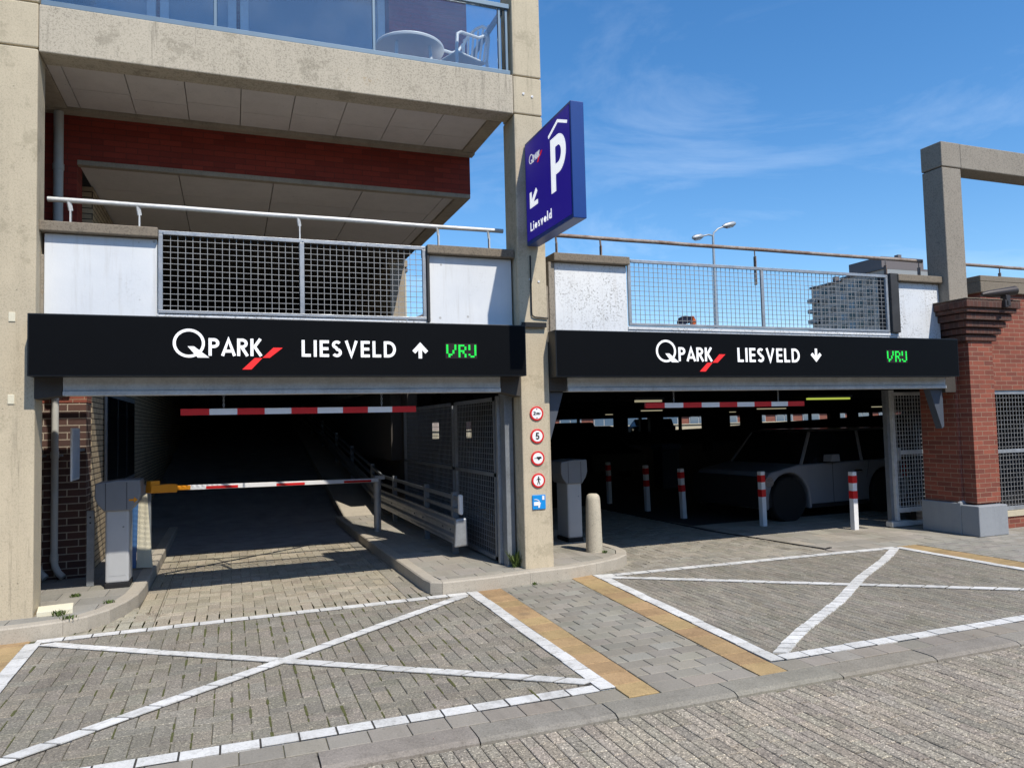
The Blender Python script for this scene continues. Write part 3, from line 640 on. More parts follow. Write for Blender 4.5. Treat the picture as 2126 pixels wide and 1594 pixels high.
# mesh screens
def screen(x0, x1, mid, z0=2.705, z1=3.465, y=7.43, pitch=.0625):
    mb = MB(); t = .036
    mb.box(x0, x1, y, y+.03, z1-t, z1); mb.box(x0, x1, y, y+.03, z0, z0+.03); mb.box(x0, x0+t, y, y+.03, z0+.03, z1-t); mb.box(x1-t, x1, y, y+.03, z0+.03, z1-t); mb.box(mid-.021, mid+.021, y+.002, y+.028, z0+.03, z1-t)
    fr = mb.build('mesh_screen', M['galv'], gar, bevel=.003)
    mb = MB()
    for a, b in ((x0+t, mid-.025), (mid+.025, x1-t)):
        n = round((b-a)/pitch)
        for i in range(1, n): 
            xx = a+(b-a)*i/n; mb.beam((xx, y+.026+random.uniform(-.001, .001), z0+.02), (xx+random.uniform(-.002, .002), y+.026, z1-.03), .0052, .0052)
        m = round((z1-z0-t)/pitch)
        for j in range(1, m+1):
            zz = z0+.02+(z1-z0-t-.01)*j/(m+1); mb.beam((a, y+.031, zz+random.uniform(-.003, .003)), (b, y+.031, zz+random.uniform(-.003, .003)), .0052, .0052)
    mb.build('wire_mesh', M['wire'], fr)
    mb = MB()
    for xx in [x0+.03, (x0+mid)/2, mid, (x1+mid)/2, x1-.03]:
        for zz in (z1-.02,): T = Matrix.Translation((xx+.01, y-.002, zz)) @ Matrix.Rotation(R_(90), 4, 'X'); mb.lathe([(.006, -.004), (.006, .004)], (0, 0, 0), 8, T)
    mb.each('bolt', M['galv'], fr); return fr
screen(-.61, 1.885, .655); screen(4.24, 8.14, 6.113)
mb = MB(); mb.box(8.16, 8.30, 7.40, 7.62, 2.70, 3.49); mb.box(1.888, 1.918, 7.40, 7.6, 2.68, 3.47); mb.each('side_plate', M['plated'], gar, bevel=.01)
def handrail(x0, x1, posts, mat, z=3.755, y=7.7, zb=3.0):
    mb = MB(); mb.tube([(x0+(x1-x0)*i/12, y, z+random.uniform(-.003, .003)) for i in range(13)], .024, 12); h = mb.build('handrail', mat, gar, smooth=True)
    for p in posts:
        q = MB(); q.box(p-.006, p+.006, y-.022, y+.022, zb, z-.09); q.beam((p, y, z-.095), (p-.012, y-.012, z-.018), .012, .04); q.build('post', mat, h)
handrail(-1.54, 2.835, (-1.356, -.791, .658, 2.096, 2.67), M['rail'])
handrail(3.40, 9.08, (3.481, 4.045, 6.231, 8.406, 9.02), M['rusty'], zb=3.3)
handrail(9.43, 15, (10.62, 12.6, 14.5), M['rusty'])
# entrance beams, brackets and side boxes
for x0, x1 in ((-1.335, 2.62), (3.385, 8.92)):
    mb = MB(); mb.box(x0, x1, 7.30, 7.42, 1.995, 2.40); mb.box(x0, x1, 7.285, 7.43, 1.955, 1.995); mb.box(x0, x1, 7.42, 7.6, 2.2, 2.42); mb.build('entrance_beam', M['steelbeam'], gar, bevel=.004)
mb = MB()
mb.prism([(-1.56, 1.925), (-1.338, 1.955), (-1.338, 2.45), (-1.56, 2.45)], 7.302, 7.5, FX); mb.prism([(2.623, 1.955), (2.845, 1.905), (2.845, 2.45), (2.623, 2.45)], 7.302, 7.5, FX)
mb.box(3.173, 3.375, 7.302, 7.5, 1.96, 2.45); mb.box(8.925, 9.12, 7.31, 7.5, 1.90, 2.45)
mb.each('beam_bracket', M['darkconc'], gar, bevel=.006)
for pts in ([(3.18, 1.955), (3.36, 1.955), (3.20, 1.45), (3.18, 1.42)], [(8.70, 1.95), (8.93, 1.95), (8.93, 1.45), (8.89, 1.42)]):
    mb = MB(); mb.prism(pts, 7.36, 7.46, FX); mb.build('gusset_plate', M['gussd'], gar, bevel=.004)
# roof slab of the hall (upper deck) and dark ceiling
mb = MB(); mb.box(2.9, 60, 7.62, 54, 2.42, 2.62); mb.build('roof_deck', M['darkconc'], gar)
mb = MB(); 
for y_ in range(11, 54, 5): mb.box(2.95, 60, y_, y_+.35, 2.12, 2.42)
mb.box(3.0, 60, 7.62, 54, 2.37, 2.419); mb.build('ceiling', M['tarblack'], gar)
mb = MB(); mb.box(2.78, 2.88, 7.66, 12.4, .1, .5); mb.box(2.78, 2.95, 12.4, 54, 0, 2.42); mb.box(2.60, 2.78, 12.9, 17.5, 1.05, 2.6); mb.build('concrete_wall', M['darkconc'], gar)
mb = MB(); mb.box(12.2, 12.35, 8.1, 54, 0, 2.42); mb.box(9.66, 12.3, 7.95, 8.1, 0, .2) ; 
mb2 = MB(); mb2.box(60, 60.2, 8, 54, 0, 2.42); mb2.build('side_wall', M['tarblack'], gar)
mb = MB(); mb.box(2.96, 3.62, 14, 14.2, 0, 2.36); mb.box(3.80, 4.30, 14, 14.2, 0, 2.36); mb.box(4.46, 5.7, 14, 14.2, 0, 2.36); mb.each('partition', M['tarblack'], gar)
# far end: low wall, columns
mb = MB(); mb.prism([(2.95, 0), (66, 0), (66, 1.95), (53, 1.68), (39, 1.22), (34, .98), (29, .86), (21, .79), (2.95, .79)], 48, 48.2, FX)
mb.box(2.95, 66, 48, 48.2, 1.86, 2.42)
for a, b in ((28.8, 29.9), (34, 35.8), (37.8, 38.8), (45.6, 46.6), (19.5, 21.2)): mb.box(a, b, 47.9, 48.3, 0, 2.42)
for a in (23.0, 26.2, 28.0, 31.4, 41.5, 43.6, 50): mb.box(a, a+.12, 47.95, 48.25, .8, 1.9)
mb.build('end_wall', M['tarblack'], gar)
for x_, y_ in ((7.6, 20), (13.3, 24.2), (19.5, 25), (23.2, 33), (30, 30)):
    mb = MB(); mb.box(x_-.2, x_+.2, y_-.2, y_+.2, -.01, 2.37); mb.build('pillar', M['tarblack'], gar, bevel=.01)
def lampd(x, y, l, mat, z=2.1):
    mb = MB(); mb.box(x-l/2, x+l/2, y-.08, y+.08, z+.02, z+.08); h = mb.build('ceiling_light', M['galvd'], gar)
    mb = MB(); mb.box(x-l/2+.05, x+l/2-.05, y-.05, y+.05, z-.03, z+.02); mb.build('tube', mat, h); return h
def at(u, v, z):   # used only to spread lamps
    d = M3 @ Vector((u-cx, -(v-cy), -F)); t = (z-1.62)/d.z; return Vector((0, 0, 1.62))+d*t
for u, v, l, mt in ((1346, 832, .8, 'tube'), (1353, 852, 1.2, 'tube'), (1276, 860, 1.4, 'tube'), (1720, 827, 1.5, 'tubey'), (1602, 848, 1.9, 'tube'), (1718, 852.5, 1.6, 'tube'), (1830, 844, 1.5, 'tube'), (1521, 855, .6, 'tube')):
    p = at(u, v, 2.1); lampd(p.x, p.y, l, M[mt])
# brick pillar at the right
bp = MB(); bp.box(9.165, 9.70, 7.36, 7.92, .42, 2.6); bp.box(9.215, 9.66, 7.17, 7.36, .42, 2.6); bpo = bp.build('brick_pillar', M['redbrick'], gar, bevel=.004)
mb = MB(); mb.box(9.12, 9.70, 7.34, 7.95, 0, .42); mb.box(9.12, 9.655, 7.08, 7.34, 0, .40)
mb.add([(9.12, 7.34, .42), (9.34, 7.34, .42), (9.34, 7.40, .42), (9.12, 7.40, .42), (9.2, 7.37, .47)], [(0, 1, 4), (1, 2, 4), (2, 3, 4), (3, 0, 4)])
mb.build('plinth', M['stone'], bpo, bevel=.012)
mb = MB()
for i, (e, z0, z1) in enumerate(((.04, 2.58, 2.66), (.09, 2.67, 2.745), (.14, 2.755, 2.835), (.20, 2.845, 2.93), (.25, 2.94, 3.0), (.29, 3.0, 3.105))):
    mb.box(9.17-e*.75, 9.68+e*.95, 7.17-e*.75, 7.95+e*.4, z0, z1)
mb.box(9.2, 9.65, 7.2, 7.9, 2.55, 3.0)
mb.build('brick_cap', M['capbrick'], bpo, bevel=.008)
mb = MB(); mb.box(8.945, 9.965, 6.945, 8.07, 3.108, 3.117); mb.build('cap_slab', M['coping'], bpo)
# brick wall with mesh window right of the pillar
mb = MB(); mb.box(9.86, 15, 7.45, 7.7, 1.93, 3.45); mb.box(9.72, 15, 7.45, 7.75, 0, .16); bw = mb.build('brick_wall', M['redbrick'], gar)
mb = MB(); mb.box(9.82, 15, 7.40, 7.75, 3.30, 3.455); mb.box(9.82, 15, 7.40, 7.75, 3.455, 3.54); mb.build('coping', M['coping'], bw, bevel=.01)
mb = MB(); mb.box(9.72, 15, 7.43, 7.52, .165, .24); mb.build('sill', M['cream'], bw)
mb = MB(); mb.box(9.85, 15, 7.47, 7.50, 1.87, 1.925); mb.box(9.72, 15, 7.47, 7.50, .245, .30); mb.box(9.72, 15, 7.47, 7.50, 1.045, 1.095); mb.box(9.78, 9.83, 7.471, 7.499, .30, 1.9)
wf = mb.build('mesh_window', M['galv'], gar, bevel=.003)
mb = MB()
for i in range(84): mb.beam((9.80+i*.0625, 7.485, .28), (9.80+i*.0625, 7.485, 1.9), .006, .006)
for j in range(25): mb.beam((9.78, 7.492, .32+j*.0625), (15, 7.492, .32+j*.0625), .006, .006)
mb.build('wire_mesh', M['wire'], wf)
mb = MB(); mb.box(9.75, 15, 8.6, 8.7, 0, 2.4); mb.build('back_wall', M['tarblack'], gar)
# concrete portal frame standing on the parapet line
mb = MB(); mb.box(9.08, 9.43, 7.3, 7.62, 3.0, 4.975); mb.box(9.075, 9.435, 7.295, 7.625, 4.985, 5.33); mb.box(9.441, 15, 7.3, 7.62, 4.985, 5.33); mb.box(14.6, 14.95, 7.3, 7.62, 3, 4.98)
mb.build('concrete_portal', M['greyconc'], gar, bevel=.012)
mb = MB(); mb.box(9.1, 9.42, 7.33, 7.6, 4.96, 4.99); mb.build('joint_pad', M['rubber'], gar)

# ------------------------------------------------------------------ lettering
def ribbon(mb, pts, w, f, d0, d1):
    P_ = [Vector(p) for p in pts]; n = len(P_); Lp = []; Rp = []
    for i in range(n):
        a = (P_[i]-P_[i-1]).normalized() if i > 0 else None; b = (P_[i+1]-P_[i]).normalized() if i < n-1 else None
        if a is None: nn = Vector((-b.y, b.x)); k = 1
        elif b is None: nn = Vector((-a.y, a.x)); k = 1
        else:
            t = (a+b).normalized(); nn = Vector((-t.y, t.x)); k = min(2.2, 1/max(.3, nn.dot(Vector((-a.y, a.x)))))
        Lp.append(P_[i]+nn*w/2*k); Rp.append(P_[i]-nn*w/2*k)
    for i in range(n-1): mb.prism([tuple(Rp[i]), tuple(Rp[i+1]), tuple(Lp[i+1]), tuple(Lp[i])], d0, d1, f)
def arc(cx_, cy_, rx, ry, a0, a1, n=14): return [(cx_+rx*math.cos(R_(a0+(a1-a0)*i/n)), cy_+ry*math.sin(R_(a0+(a1-a0)*i/n))) for i in range(n+1)]
W_ = .168
def glyph(ch, w=W_):
    h = w/2
    g = {
     'L': (.50, [[(h, 1), (h, 0)], [(w, h), (.5, h)]]), 'I': (w, [[(h, 1), (h, 0)]]),
     'E': (.52, [[(h, 1), (h, 0)], [(w, 1-h), (.52, 1-h)], [(w, .5), (.49, .5)], [(w, h), (.52, h)]]),
     'S': (.56, [arc(.28, .74, .19, .17, 35, 255, 14)+arc(.28, .27, .20, .19, 85, -150, 16)]),
     'V': (.76, [[(.09, 1), (.38, .08), (.67, 1)]]), 'D': (.72, [[(h, 1), (h, 0)], [(w, 1-h)]+arc(.27, .5, .36, .5-h, 90, -90, 16)+[(w, h)]]),
     'P': (.60, [[(h, 1), (h, 0)], [(w, 1-h)]+arc(.27, .72, .22, .28-h, 90, -90, 12)+[(w, .44+h-.0)]]),
     'A': (.80, [[(.08, 0), (.40, .93), (.72, 0)], [(.22, .27), (.58, .27)]]),
     'R': (.66, [[(h, 1), (h, 0)], [(w, 1-h)]+arc(.27, .72, .22, .28-h, 90, -90, 12)+[(w, .44+h)], [(.27, .48), (.56, 0)]]),
     'K': (.68, [[(h, 1), (h, 0)], [(.20, .50), (.55, 1)], [(.22, .56), (.59, 0)]]),
     'i': (w, [[(h, .66), (h, 0)], [(h, .98), (h, .82)]]), 'l': (w, [[(h, 1.05), (h, 0)]]),
     'e': (.58, [[(.10, .34), (.49, .34)]+arc(.29, .33, .21, .25, 5, 325, 16)]), 's': (.42, [arc(.21, .50, .12, .10, 40, 250, 10)+arc(.21, .19, .13, .12, 80, -140, 10)]),
     'v': (.56, [[(.07, .66), (.28, .06), (.49, .66)]]), 'd': (.60, [arc(.29, .33, .20, .25, 0, 360, 18), [(.60-h, 1.05), (.60-h, 0)]]),
     '5': (.55, [[(.50, .92), (.16, .92), (.12, .52)]+arc(.26, .32, .22, .24, 110, -150, 14)]), '2': (.55, [arc(.27, .70, .19, .22, 165, -35, 10)+[(.10, .08), (.52, .08)]]),
     'm': (.74, [[(.08, .66), (.08, 0)], arc(.22, .45, .14, .14, 180, 0, 6)+[(.36, 0)], arc(.50, .45, .14, .14, 180, 0, 6)+[(.64, 0)]]),
    }
    return g[ch]
def text(mb, s, u0, u1, v0, v1, f, d, gap=.13, w=W_, th=.004):
    tot = sum(glyph(c, w)[0] for c in s)+gap*(len(s)-1); k = (u1-u0)/tot; H = v1-v0; x_ = 0; q = 0
    for c in s:
        wd, st = glyph(c, w)
        for pl in st:
            q += 1; P_ = [(u0+(x_+a)*k, v0+b*H) for a, b in pl]; ribbon(mb, P_, w*(H*.5+k*.5), f, d, d+th+.0003*(q % 5))
        x_ += wd+gap
def logo(parent, f, d, qx, qz, qrx, qrz, px0, px1, pz0, pz1, red):
    mb = MB(); ribbon(mb, arc(qx, qz, qrx*.91, qrz*.91, 0, 360, 40), (qrx+qrz)*.5*.19, f, d, d+.004)
    mb.prism([(qx-qrx*.08, qz-qrz*.22), (qx+qrx*.32, qz-qrz*.22), (qx+qrx*1.28, qz-qrz*1.0), (qx+qrx*.55, qz-qrz*1.0)], d, d+.0047, f)
    text(mb, 'PARK', px0, px1, pz0, pz1, f, d, .06, .168 if px1-px0 > .3 else .13); mb.build('logo_lettering', M['lit'], parent)
    mb = MB()
    for q in red: mb.prism(q, d, d+.0055, f)
    mb.build('logo_stripe', M['litred'], parent)
LEDB = {'V': ["1...1", "1...1", "1...1", "1..1.", "1..1.", ".11..", ".1..."], 'R': ["111..", "1..1.", "1..1.", "111..", "1.1..", "1..1.", "1..1."], 'IJ': ["1..1", "1..1", "1..1", "...1", "...1", "1..1", ".11."]}
def leds(parent, f, d, u0, u1, v0, v1):
    on = MB()
    rows = ["" for _ in range(7)]
    for k in ('V', 'R', 'IJ'):
        for r in range(7): rows[r] += LEDB[k][r]+('.' if k == 'V' else '')
    n = len(rows[0]); du = (u1-u0)/n; dv = (v1-v0)/7
    for r in range(7):
        for c in range(n):
            a, b = u0+c*du, v1-(r+1)*dv
            if rows[r][c] == '1': on.prism([(a+du*.04, b+dv*.06), (a+du*.96, b+dv*.06), (a+du*.96, b+dv*.94), (a+du*.04, b+dv*.94)], d+.002, d+.004, f)
    pb = MB(); pb.prism([(u0-.008, v0-.012), (u1+.008, v0-.012), (u1+.008, v1+.012), (u0-.008, v1+.012)], d, d+.0015, f); pp_ = pb.build('display', M['ledpanel'], parent)
    on.build('lit_dots', M['led'], pp_)
FS = lambda u, v, d: (u, 7.1-d, v)
def lightbox(x0, x1, z0, z1, label):
    o = thing('entrance_sign', ((x0+x1)/2, 7.2, z0), label, 'sign', 'black lightbox signs over the two entrances')
    mb = MB(); mb.box(x0, x1, 7.104, 7.298, z0, z1); mb.build('casing', M['blackedge'], o, bevel=.004)
    mb = MB(); mb.box(x0+.012, x1-.012, 7.1, 7.104, z0+.012, z1-.012); mb.build('sign_face', M['black'], o); return o
s1 = lightbox(-1.558, 2.838, 2.11, 2.63, 'long black sign with up arrow over the left ramp entrance')
logo(s1, FS, 0, -.339, 2.398, .129, .126, -.18, .275, 2.289, 2.445, [[(.272, 2.274), (.334, 2.274), (.448, 2.367), (.366, 2.367)], [(.099, 2.168), (.177, 2.168), (.272, 2.272), (.205, 2.272)]])
mb = MB(); text(mb, 'LIESVELD', .614, 1.49, 2.287, 2.441, FS, 0, .16); mb.build('lettering', M['lit'], s1)
mb = MB(); ribbon(mb, [(1.728, 2.28), (1.728, 2.40)], .034, FS, 0, .004); ribbon(mb, [(1.664, 2.34), (1.728, 2.408), (1.792, 2.34)], .038, FS, 0, .0046); mb.build('arrow', M['lit'], s1)
leds(s1, FS, 0, 1.99, 2.30, 2.293, 2.42)
s2 = lightbox(3.17, 8.94, 2.10, 2.592, 'longer black sign with down arrow over the right hall entrance')
logo(s2, FS, 0, 4.495, 2.383, .127, .123, 4.654, 5.105, 2.272, 2.428, [[(5.098, 2.258), (5.165, 2.258), (5.275, 2.353), (5.195, 2.353)], [(4.925, 2.158), (5.00, 2.158), (5.098, 2.2565), (5.03, 2.2565)]])
mb = MB(); text(mb, 'LIESVELD', 5.443, 6.333, 2.268, 2.431, FS, 0, .16); mb.build('lettering', M['lit'], s2)
mb = MB(); ribbon(mb, [(6.579, 2.435), (6.579, 2.31)], .034, FS, 0, .004); ribbon(mb, [(6.512, 2.372), (6.579, 2.302), (6.646, 2.372)], .038, FS, 0, .0046); mb.build('arrow', M['lit'], s2)
leds(s2, FS, 0, 7.70, 8.03, 2.284, 2.42)
# projecting P sign
ps = thing('parking_sign', (3.02, 6.7, 3.5), 'blue projecting parking sign with a big white P on the middle column', 'sign')
FP = lambda u, v, d: (2.95-d, -u, v)
mb = MB(); mb.box(2.954, 3.09, 6.135, 7.285, 3.50, 4.60); mb.build('casing', M['bluer'], ps, bevel=.006)
mb = MB(); mb.box(2.95, 2.954, 6.165, 7.265, 3.54, 4.57); mb.build('sign_face', M['litblue'], ps)
mb = MB(); mb.box(2.98, 3.06, 7.285, 7.298, 3.7, 3.85); mb.box(2.98, 3.06, 7.285, 7.298, 4.3, 4.45); mb.each('bracket', M['galvd'], ps)
mb = MB(); ribbon(mb, [(-6.545, 4.385), (-6.545, 3.855)], .105, FP, 0, .004)
ribbon(mb, [(-6.4925, 4.335)]+[(-6.43+.13*math.cos(R_(a)), 4.20+.135*math.sin(R_(a))) for a in range(90, -91, -12)]+[(-6.4925, 4.065)], .10, FP, 0, .0045); mb.build('letter', M['litP'], ps)
mb = MB(); ribbon(mb, [(-6.643, 4.43), (-6.418, 4.515), (-6.206, 4.425)], .028, FP, 0, .004); mb.build('roof_mark', M['litP'], ps)
logo(ps, FP, 0, -7.10, 4.375, .055, .05, -7.035, -6.87, 4.33, 4.395, [[(-6.875, 4.33), (-6.85, 4.33), (-6.805, 4.37), (-6.835, 4.37)], [(-6.94, 4.285), (-6.91, 4.285), (-6.875, 4.3295), (-6.90, 4.3295)]])
mb = MB(); ribbon(mb, [(-6.975, 4.02), (-7.12, 3.90)], .05, FP, 0, .004); ribbon(mb, [(-7.135, 4.03), (-7.135, 3.888), (-6.95, 3.888)], .045, FP, 0, .0046); mb.build('arrow', M['litP'], ps)
mb = MB(); text(mb, 'Liesveld', -7.16, -6.615, 3.625, 3.715, FP, 0, .22, .13); mb.build('lettering', M['litP'], ps)
# small signs on the column
FC = lambda u, v, d: (3.014+u, 7.286-d, v)
def rsign(z, label):
    o = thing('traffic_sign', (3.014, 7.29, z-.075), label, 'sign', 'round red and white signs on the middle column')
    T = Matrix.Translation((3.014, 7.298, z)) @ Matrix.Rotation(R_(90), 4, 'X')
    mb = MB(); mb.lathe([(.076, 0), (.076, .010), (.072, .012)], (0, 0, 0), 40, T); mb.build('plate', M['redw'], o)
    mb = MB(); mb.lathe([(.057, .012), (.057, .0126)], (0, 0, 0), 40, T); mb.build('disc', M['txt'], o); return o
def tri(mb, u, v, s): mb.prism([(u-s, v+s), (u+s, v+s), (u, v-s*.4)], 0, .002, FC) if s > 0 else mb.prism([(u+s, v+s), (u-s, v+s), (u, v-s*.4)], 0, .002, FC)
o = rsign(1.727, 'top round sign with 2 m height limit and small triangles'); mb = MB(); z = 1.727
text(mb, '2m', -.040, .030, z-.014, z+.018, FC, 0, .15, .24, .002); tri(mb, 0, z+.042, .009); tri(mb, 0, z-.042, -.009); mb.box(3.046, 3.058, 7.284, 7.286, z-.004, z+.004); mb.build('symbol', M['blk'], o)
o = rsign(1.490, 'round sign with the black number 5'); mb = MB(); text(mb, '5', -.020, .020, 1.455, 1.525, FC, 0, .1, .2, .002); mb.build('symbol', M['blk'], o)
o = rsign(1.258, 'round sign with a black trailer symbol'); z = 1.258; mb = MB()
mb.prism([(-.018, z-.004), (.040, z-.004), (.036, z+.016), (-.014, z+.016)], 0, .002, FC); mb.prism([(a, b) for a, b in arc(.008, z-.006, .013, .013, 0, 360, 12)[:-1]], 0, .0024, FC); mb.prism([(-.042, z-.004), (-.019, z-.001), (-.019, z+.005), (-.042, z+.001)], 0, .0017, FC); mb.build('symbol', M['blk'], o)
o = rsign(1.026, 'round sign with a black walking figure'); z = 1.026; mb = MB()
mb.prism(arc(0, z+.035, .0075, .0085, 0, 360, 10)[:-1], 0, .002, FC); ribbon(mb, [(0, z+.026), (0, z-.006)], .016, FC, 0, .002)
ribbon(mb, [(-.003, z-.006), (-.014, z-.042)], .008, FC, 0, .0022); ribbon(mb, [(.003, z-.006), (.014, z-.042)], .008, FC, 0, .0024); ribbon(mb, [(-.006, z+.022), (-.022, z+.006)], .006, FC, 0, .0026); ribbon(mb, [(.006, z+.022), (.022, z+.006)], .006, FC, 0, .0028); mb.build('symbol', M['blk'], o)
o = thing('traffic_sign', (3.014, 7.29, .73), 'square blue sign with white car symbol, lowest on the middle column', 'sign'); z = .802; mb = MB(); mb.box(2.939, 3.089, 7.287, 7.298, z-.075, z+.075); mb.build('plate', M['bluesign'], o, bevel=.004)
mb = MB(); mb.prism([(-.06, z-.035), (-.012, z-.035), (-.012, z-.058), (.004, z-.058), (.012, z-.022), (.018, z-.012), (0, z+.006), (-.06, z+.004)], 0, .003, FC); ribbon(mb, [(-.055, z+.028), (-.035, z+.030), (-.012, z+.022), (.002, z+.008)], .007, FC, 0, .0034)
mb.prism([(.034, z+.022), (.058, z+.022), (.058, z+.064), (.034, z+.064)], 0, .003, FC); mb.build('symbol', M['txt'], o)

# ------------------------------------------------------------------ height bars on chains
def hbar(x0, x1, z0, z1, y, n, chains, label):
    o = thing('height_bar', ((x0+x1)/2, y, z0-.04), label, 'height bar', 'red and white height bars')
    d = (Vector((x1, y, z1))-Vector((x0, y, z0))); 
    mb = MB(); mb.beam((x0, y, z0), (x1, y, z1), .03, .056); mb.build('bar', M['whitew'], o)
    mb = MB()
    for i in range(0, n, 2):
        a = Vector((x0, y, z0))+d*(i/n); b = Vector((x0, y, z0))+d*((i+1)/n); mb.beam(a, b, .033, .059)
    mb.each('red_band', M['redw'], o)
    for cxx in chains:
        mb = MB(); zt = 1.98; zb = z0+.03; k = 7
        for i in range(k):
            za = zb+(zt-zb)*i/k; zc = zb+(zt-zb)*(i+1)/k; r = (zc-za)*.62; m_ = (za+zc)/2
            pts = [(math.cos(R_(a))*.008, math.sin(R_(a))*r) for a in range(0, 361, 45)]
            mb.tube([(cxx+(p[0] if i % 2 else 0), y+(0 if i % 2 else p[0]), m_+p[1]) for p in pts], .0028, 5, cap=False)
        mb.build('chain', M['galv'], o)
    return o
hbar(-.429, 1.767, 1.805, 1.799, 7.5, 9, (-.06, 1.42), 'wider red and white height bar hanging in the left entrance')
hbar(4.444, 6.716, 1.795, 1.788, 7.5, 9, (4.83, 6.33), 'red and white height bar hanging in the right entrance')

# ------------------------------------------------------------------ barrier and posts
def cabinet(x0, x1, y0, y1, zb, zh, zt, hx0, hx1, label, arrow=False):
    o = thing('car_barrier', ((x0+x1)/2, (y0+y1)/2, .12), label, 'barrier', 'grey barrier cabinets')
    mb = MB(); mb.box(x0, x1, y0, y1, zb+.05, zh+.02); mb.build('body', M['cab'], o, bevel=.02, seg=3)
    mb = MB(); mb.box(x0-.005, x1+.005, y0-.005, y1+.005, .12, zb+.05); mb.build('base', M['rubber'], o, bevel=.004)
    mb = MB(); h = zt-zh; w_ = hx1-hx0
    pts = [(hx0, zt-.02), (hx0-.005, zh+h*.45), (hx0+w_*.06, zh+h*.22), (hx0+w_*.20, zh+.0), (hx1-w_*.20, zh+.0), (hx1-w_*.06, zh+h*.25), (hx1+.006, zh+h*.5), (hx1, zt-.0), (hx0+w_*.5, zt+.004)]
    mb.prism(pts, y0-.03, y1+.03, FX); hd = mb.build('head', M['cabd'], o, bevel=.012, seg=3)
    mb = MB(); mb.box(x0+.004, x0+.008, y0-.033, y0-.031, zh+.01, zt-.02); mb.box(x1-.02, x1-.016, y0-.033, y0-.031, zh+.01, zt-.02); mb.each('seam', M['rubber'], hd)
    mb = MB(); mb.box(x0+.03, x1-.03, y0-.0025, y0-.0005, zb+.12, zh-.08); mb.build('service_door', M['cab'], o)
    mb = MB(); T = Matrix.Translation((x1-.05, y0-.002, zh-.16)) @ Matrix.Rotation(R_(90), 4, 'X'); mb.lathe([(.009, -.003), (.009, .003)], (0, 0, 0), 12, T); mb.build('lock', M['galvd'], o)
    if arrow:
        f = lambda u, v, d: (u, y0-.031-d, v); q = MB(); ribbon(q, [(hx1-.10, zh+.10), (hx1-.045, zh+.10)], .018, f, 0, .002)
        q.prism([(hx1-.055, zh+.13), (hx1-.02, zh+.10), (hx1-.055, zh+.07)], 0, .0026, f); q.build('arrow', M['orange'], o)
    return o
cabL = cabinet(-1.15, -.94, 8.30, 8.58, .12, .87, 1.165, -1.235, -.84, 'grey barrier with rounded head, orange joint and lowered white arm across the left drive', True)
cabinet(3.97, 4.17, 8.66, 9.0, .12, .85, 1.15, 3.88, 4.24, 'grey barrier cabinet behind the round concrete bollard at the right drive')
A0 = Vector((-.80, 8.62, 1.045)); A1 = Vector((1.99, 10.90, .862)); d_ = (A1-A0)
mb = MB(); mb.beam(A0+d_*.13, A1, .035, .052); boom = mb.build('barrier_arm', M['whitew'], cabL, bevel=.004)
mb = MB(); mb.beam(A0+d_*.0, A0+d_*.085, .10, .085); mb.beam(A0+d_*.083, A0+d_*.135, .05, .048); mb.beam(A0+Vector((0, 0, .05)), A0+d_*.03+Vector((0, 0, .055)), .08, .06); mb.build('arm_holder', M['orange'], boom, bevel=.008)
for a, b in ((.19, .31), (.47, .60), (.80, .955)):
    mb = MB(); mb.beam(A0+d_*a-Vector((0, 0, .006)), A0+d_*b-Vector((0, 0, .006)), .0385, .03); mb.build('red_band', M['redw'], boom)
rp = thing('barrier_rest_post', (1.99, 10.94, .12), 'round grey post holding the tip of the barrier arm', 'post')
mb = MB(); mb.tube([(1.99, 10.96, .12), (1.99, 10.96, .80)], .052, 18); mb.build('post', M['galv'], rp, smooth=True)
mb = MB(); mb.tube([(1.99, 10.96, .72), (1.99, 10.96, .90)], .058, 18); mb.box(1.95, 2.09, 10.90, 11.02, .87, .92); mb.build('fork', M['galv'], rp)
sp_ = thing('steel_post', (-1.31, 8.52, .12), 'short flat grey steel post left of the barrier cabinet', 'post'); mb = MB(); mb.box(-1.345, -1.278, 8.52, 8.56, .12, .865); mb.build('post', M['galvd'], sp_, bevel=.004)
mb = MB()
for z_ in (.80, .745):
    T = Matrix.Translation((-1.312, 8.52, z_)) @ Matrix.Rotation(R_(90), 4, 'X'); mb.lathe([(.009, -.002), (.009, .002)], (0, 0, 0), 12, T)
mb.each('bolt_hole', M['rubber'], sp_)
mb = MB(); mb.box(-1.02, -.93, 10.34, 10.42, .11, .98); tag(mb.build('steel_post', M['galvd'], bevel=.006), 'taller flat grey post right of the barrier cabinet, by the beige wall', 'post')
ts = thing('tear_off_banner', (-1.0, 9.2, .12), 'folded blue and white sheet hanging behind the barrier cabinet', 'banner')
mb = MB(); mb.add([(-.98, 9.3, .14), (-.82, 9.32, .13), (-.875, 9.3, .95), (-.96, 9.29, .9), (-.98, 9.31, .14), (-.82, 9.33, .13), (-.875, 9.31, .95), (-.96, 9.30, .9)], [(0, 1, 2, 3), (7, 6, 5, 4), (0, 4, 5, 1), (1, 5, 6, 2), (2, 6, 7, 3), (3, 7, 4, 0)]); mb.build('white_half', M['kerbw'], ts)
mb = MB(); mb.add([(-1.10, 9.27, .16), (-.985, 9.29, .14), (-.96, 9.28, .86), (-1.08, 9.26, .84), (-1.10, 9.28, .16), (-.985, 9.30, .14), (-.96, 9.29, .86), (-1.08, 9.27, .84)], [(0, 1, 2, 3), (7, 6, 5, 4), (0, 4, 5, 1), (1, 5, 6, 2), (2, 6, 7, 3), (3, 7, 4, 0)]); mb.build('blue_half', plain('blue foil', srgb(70, 110, 160), .3), ts)
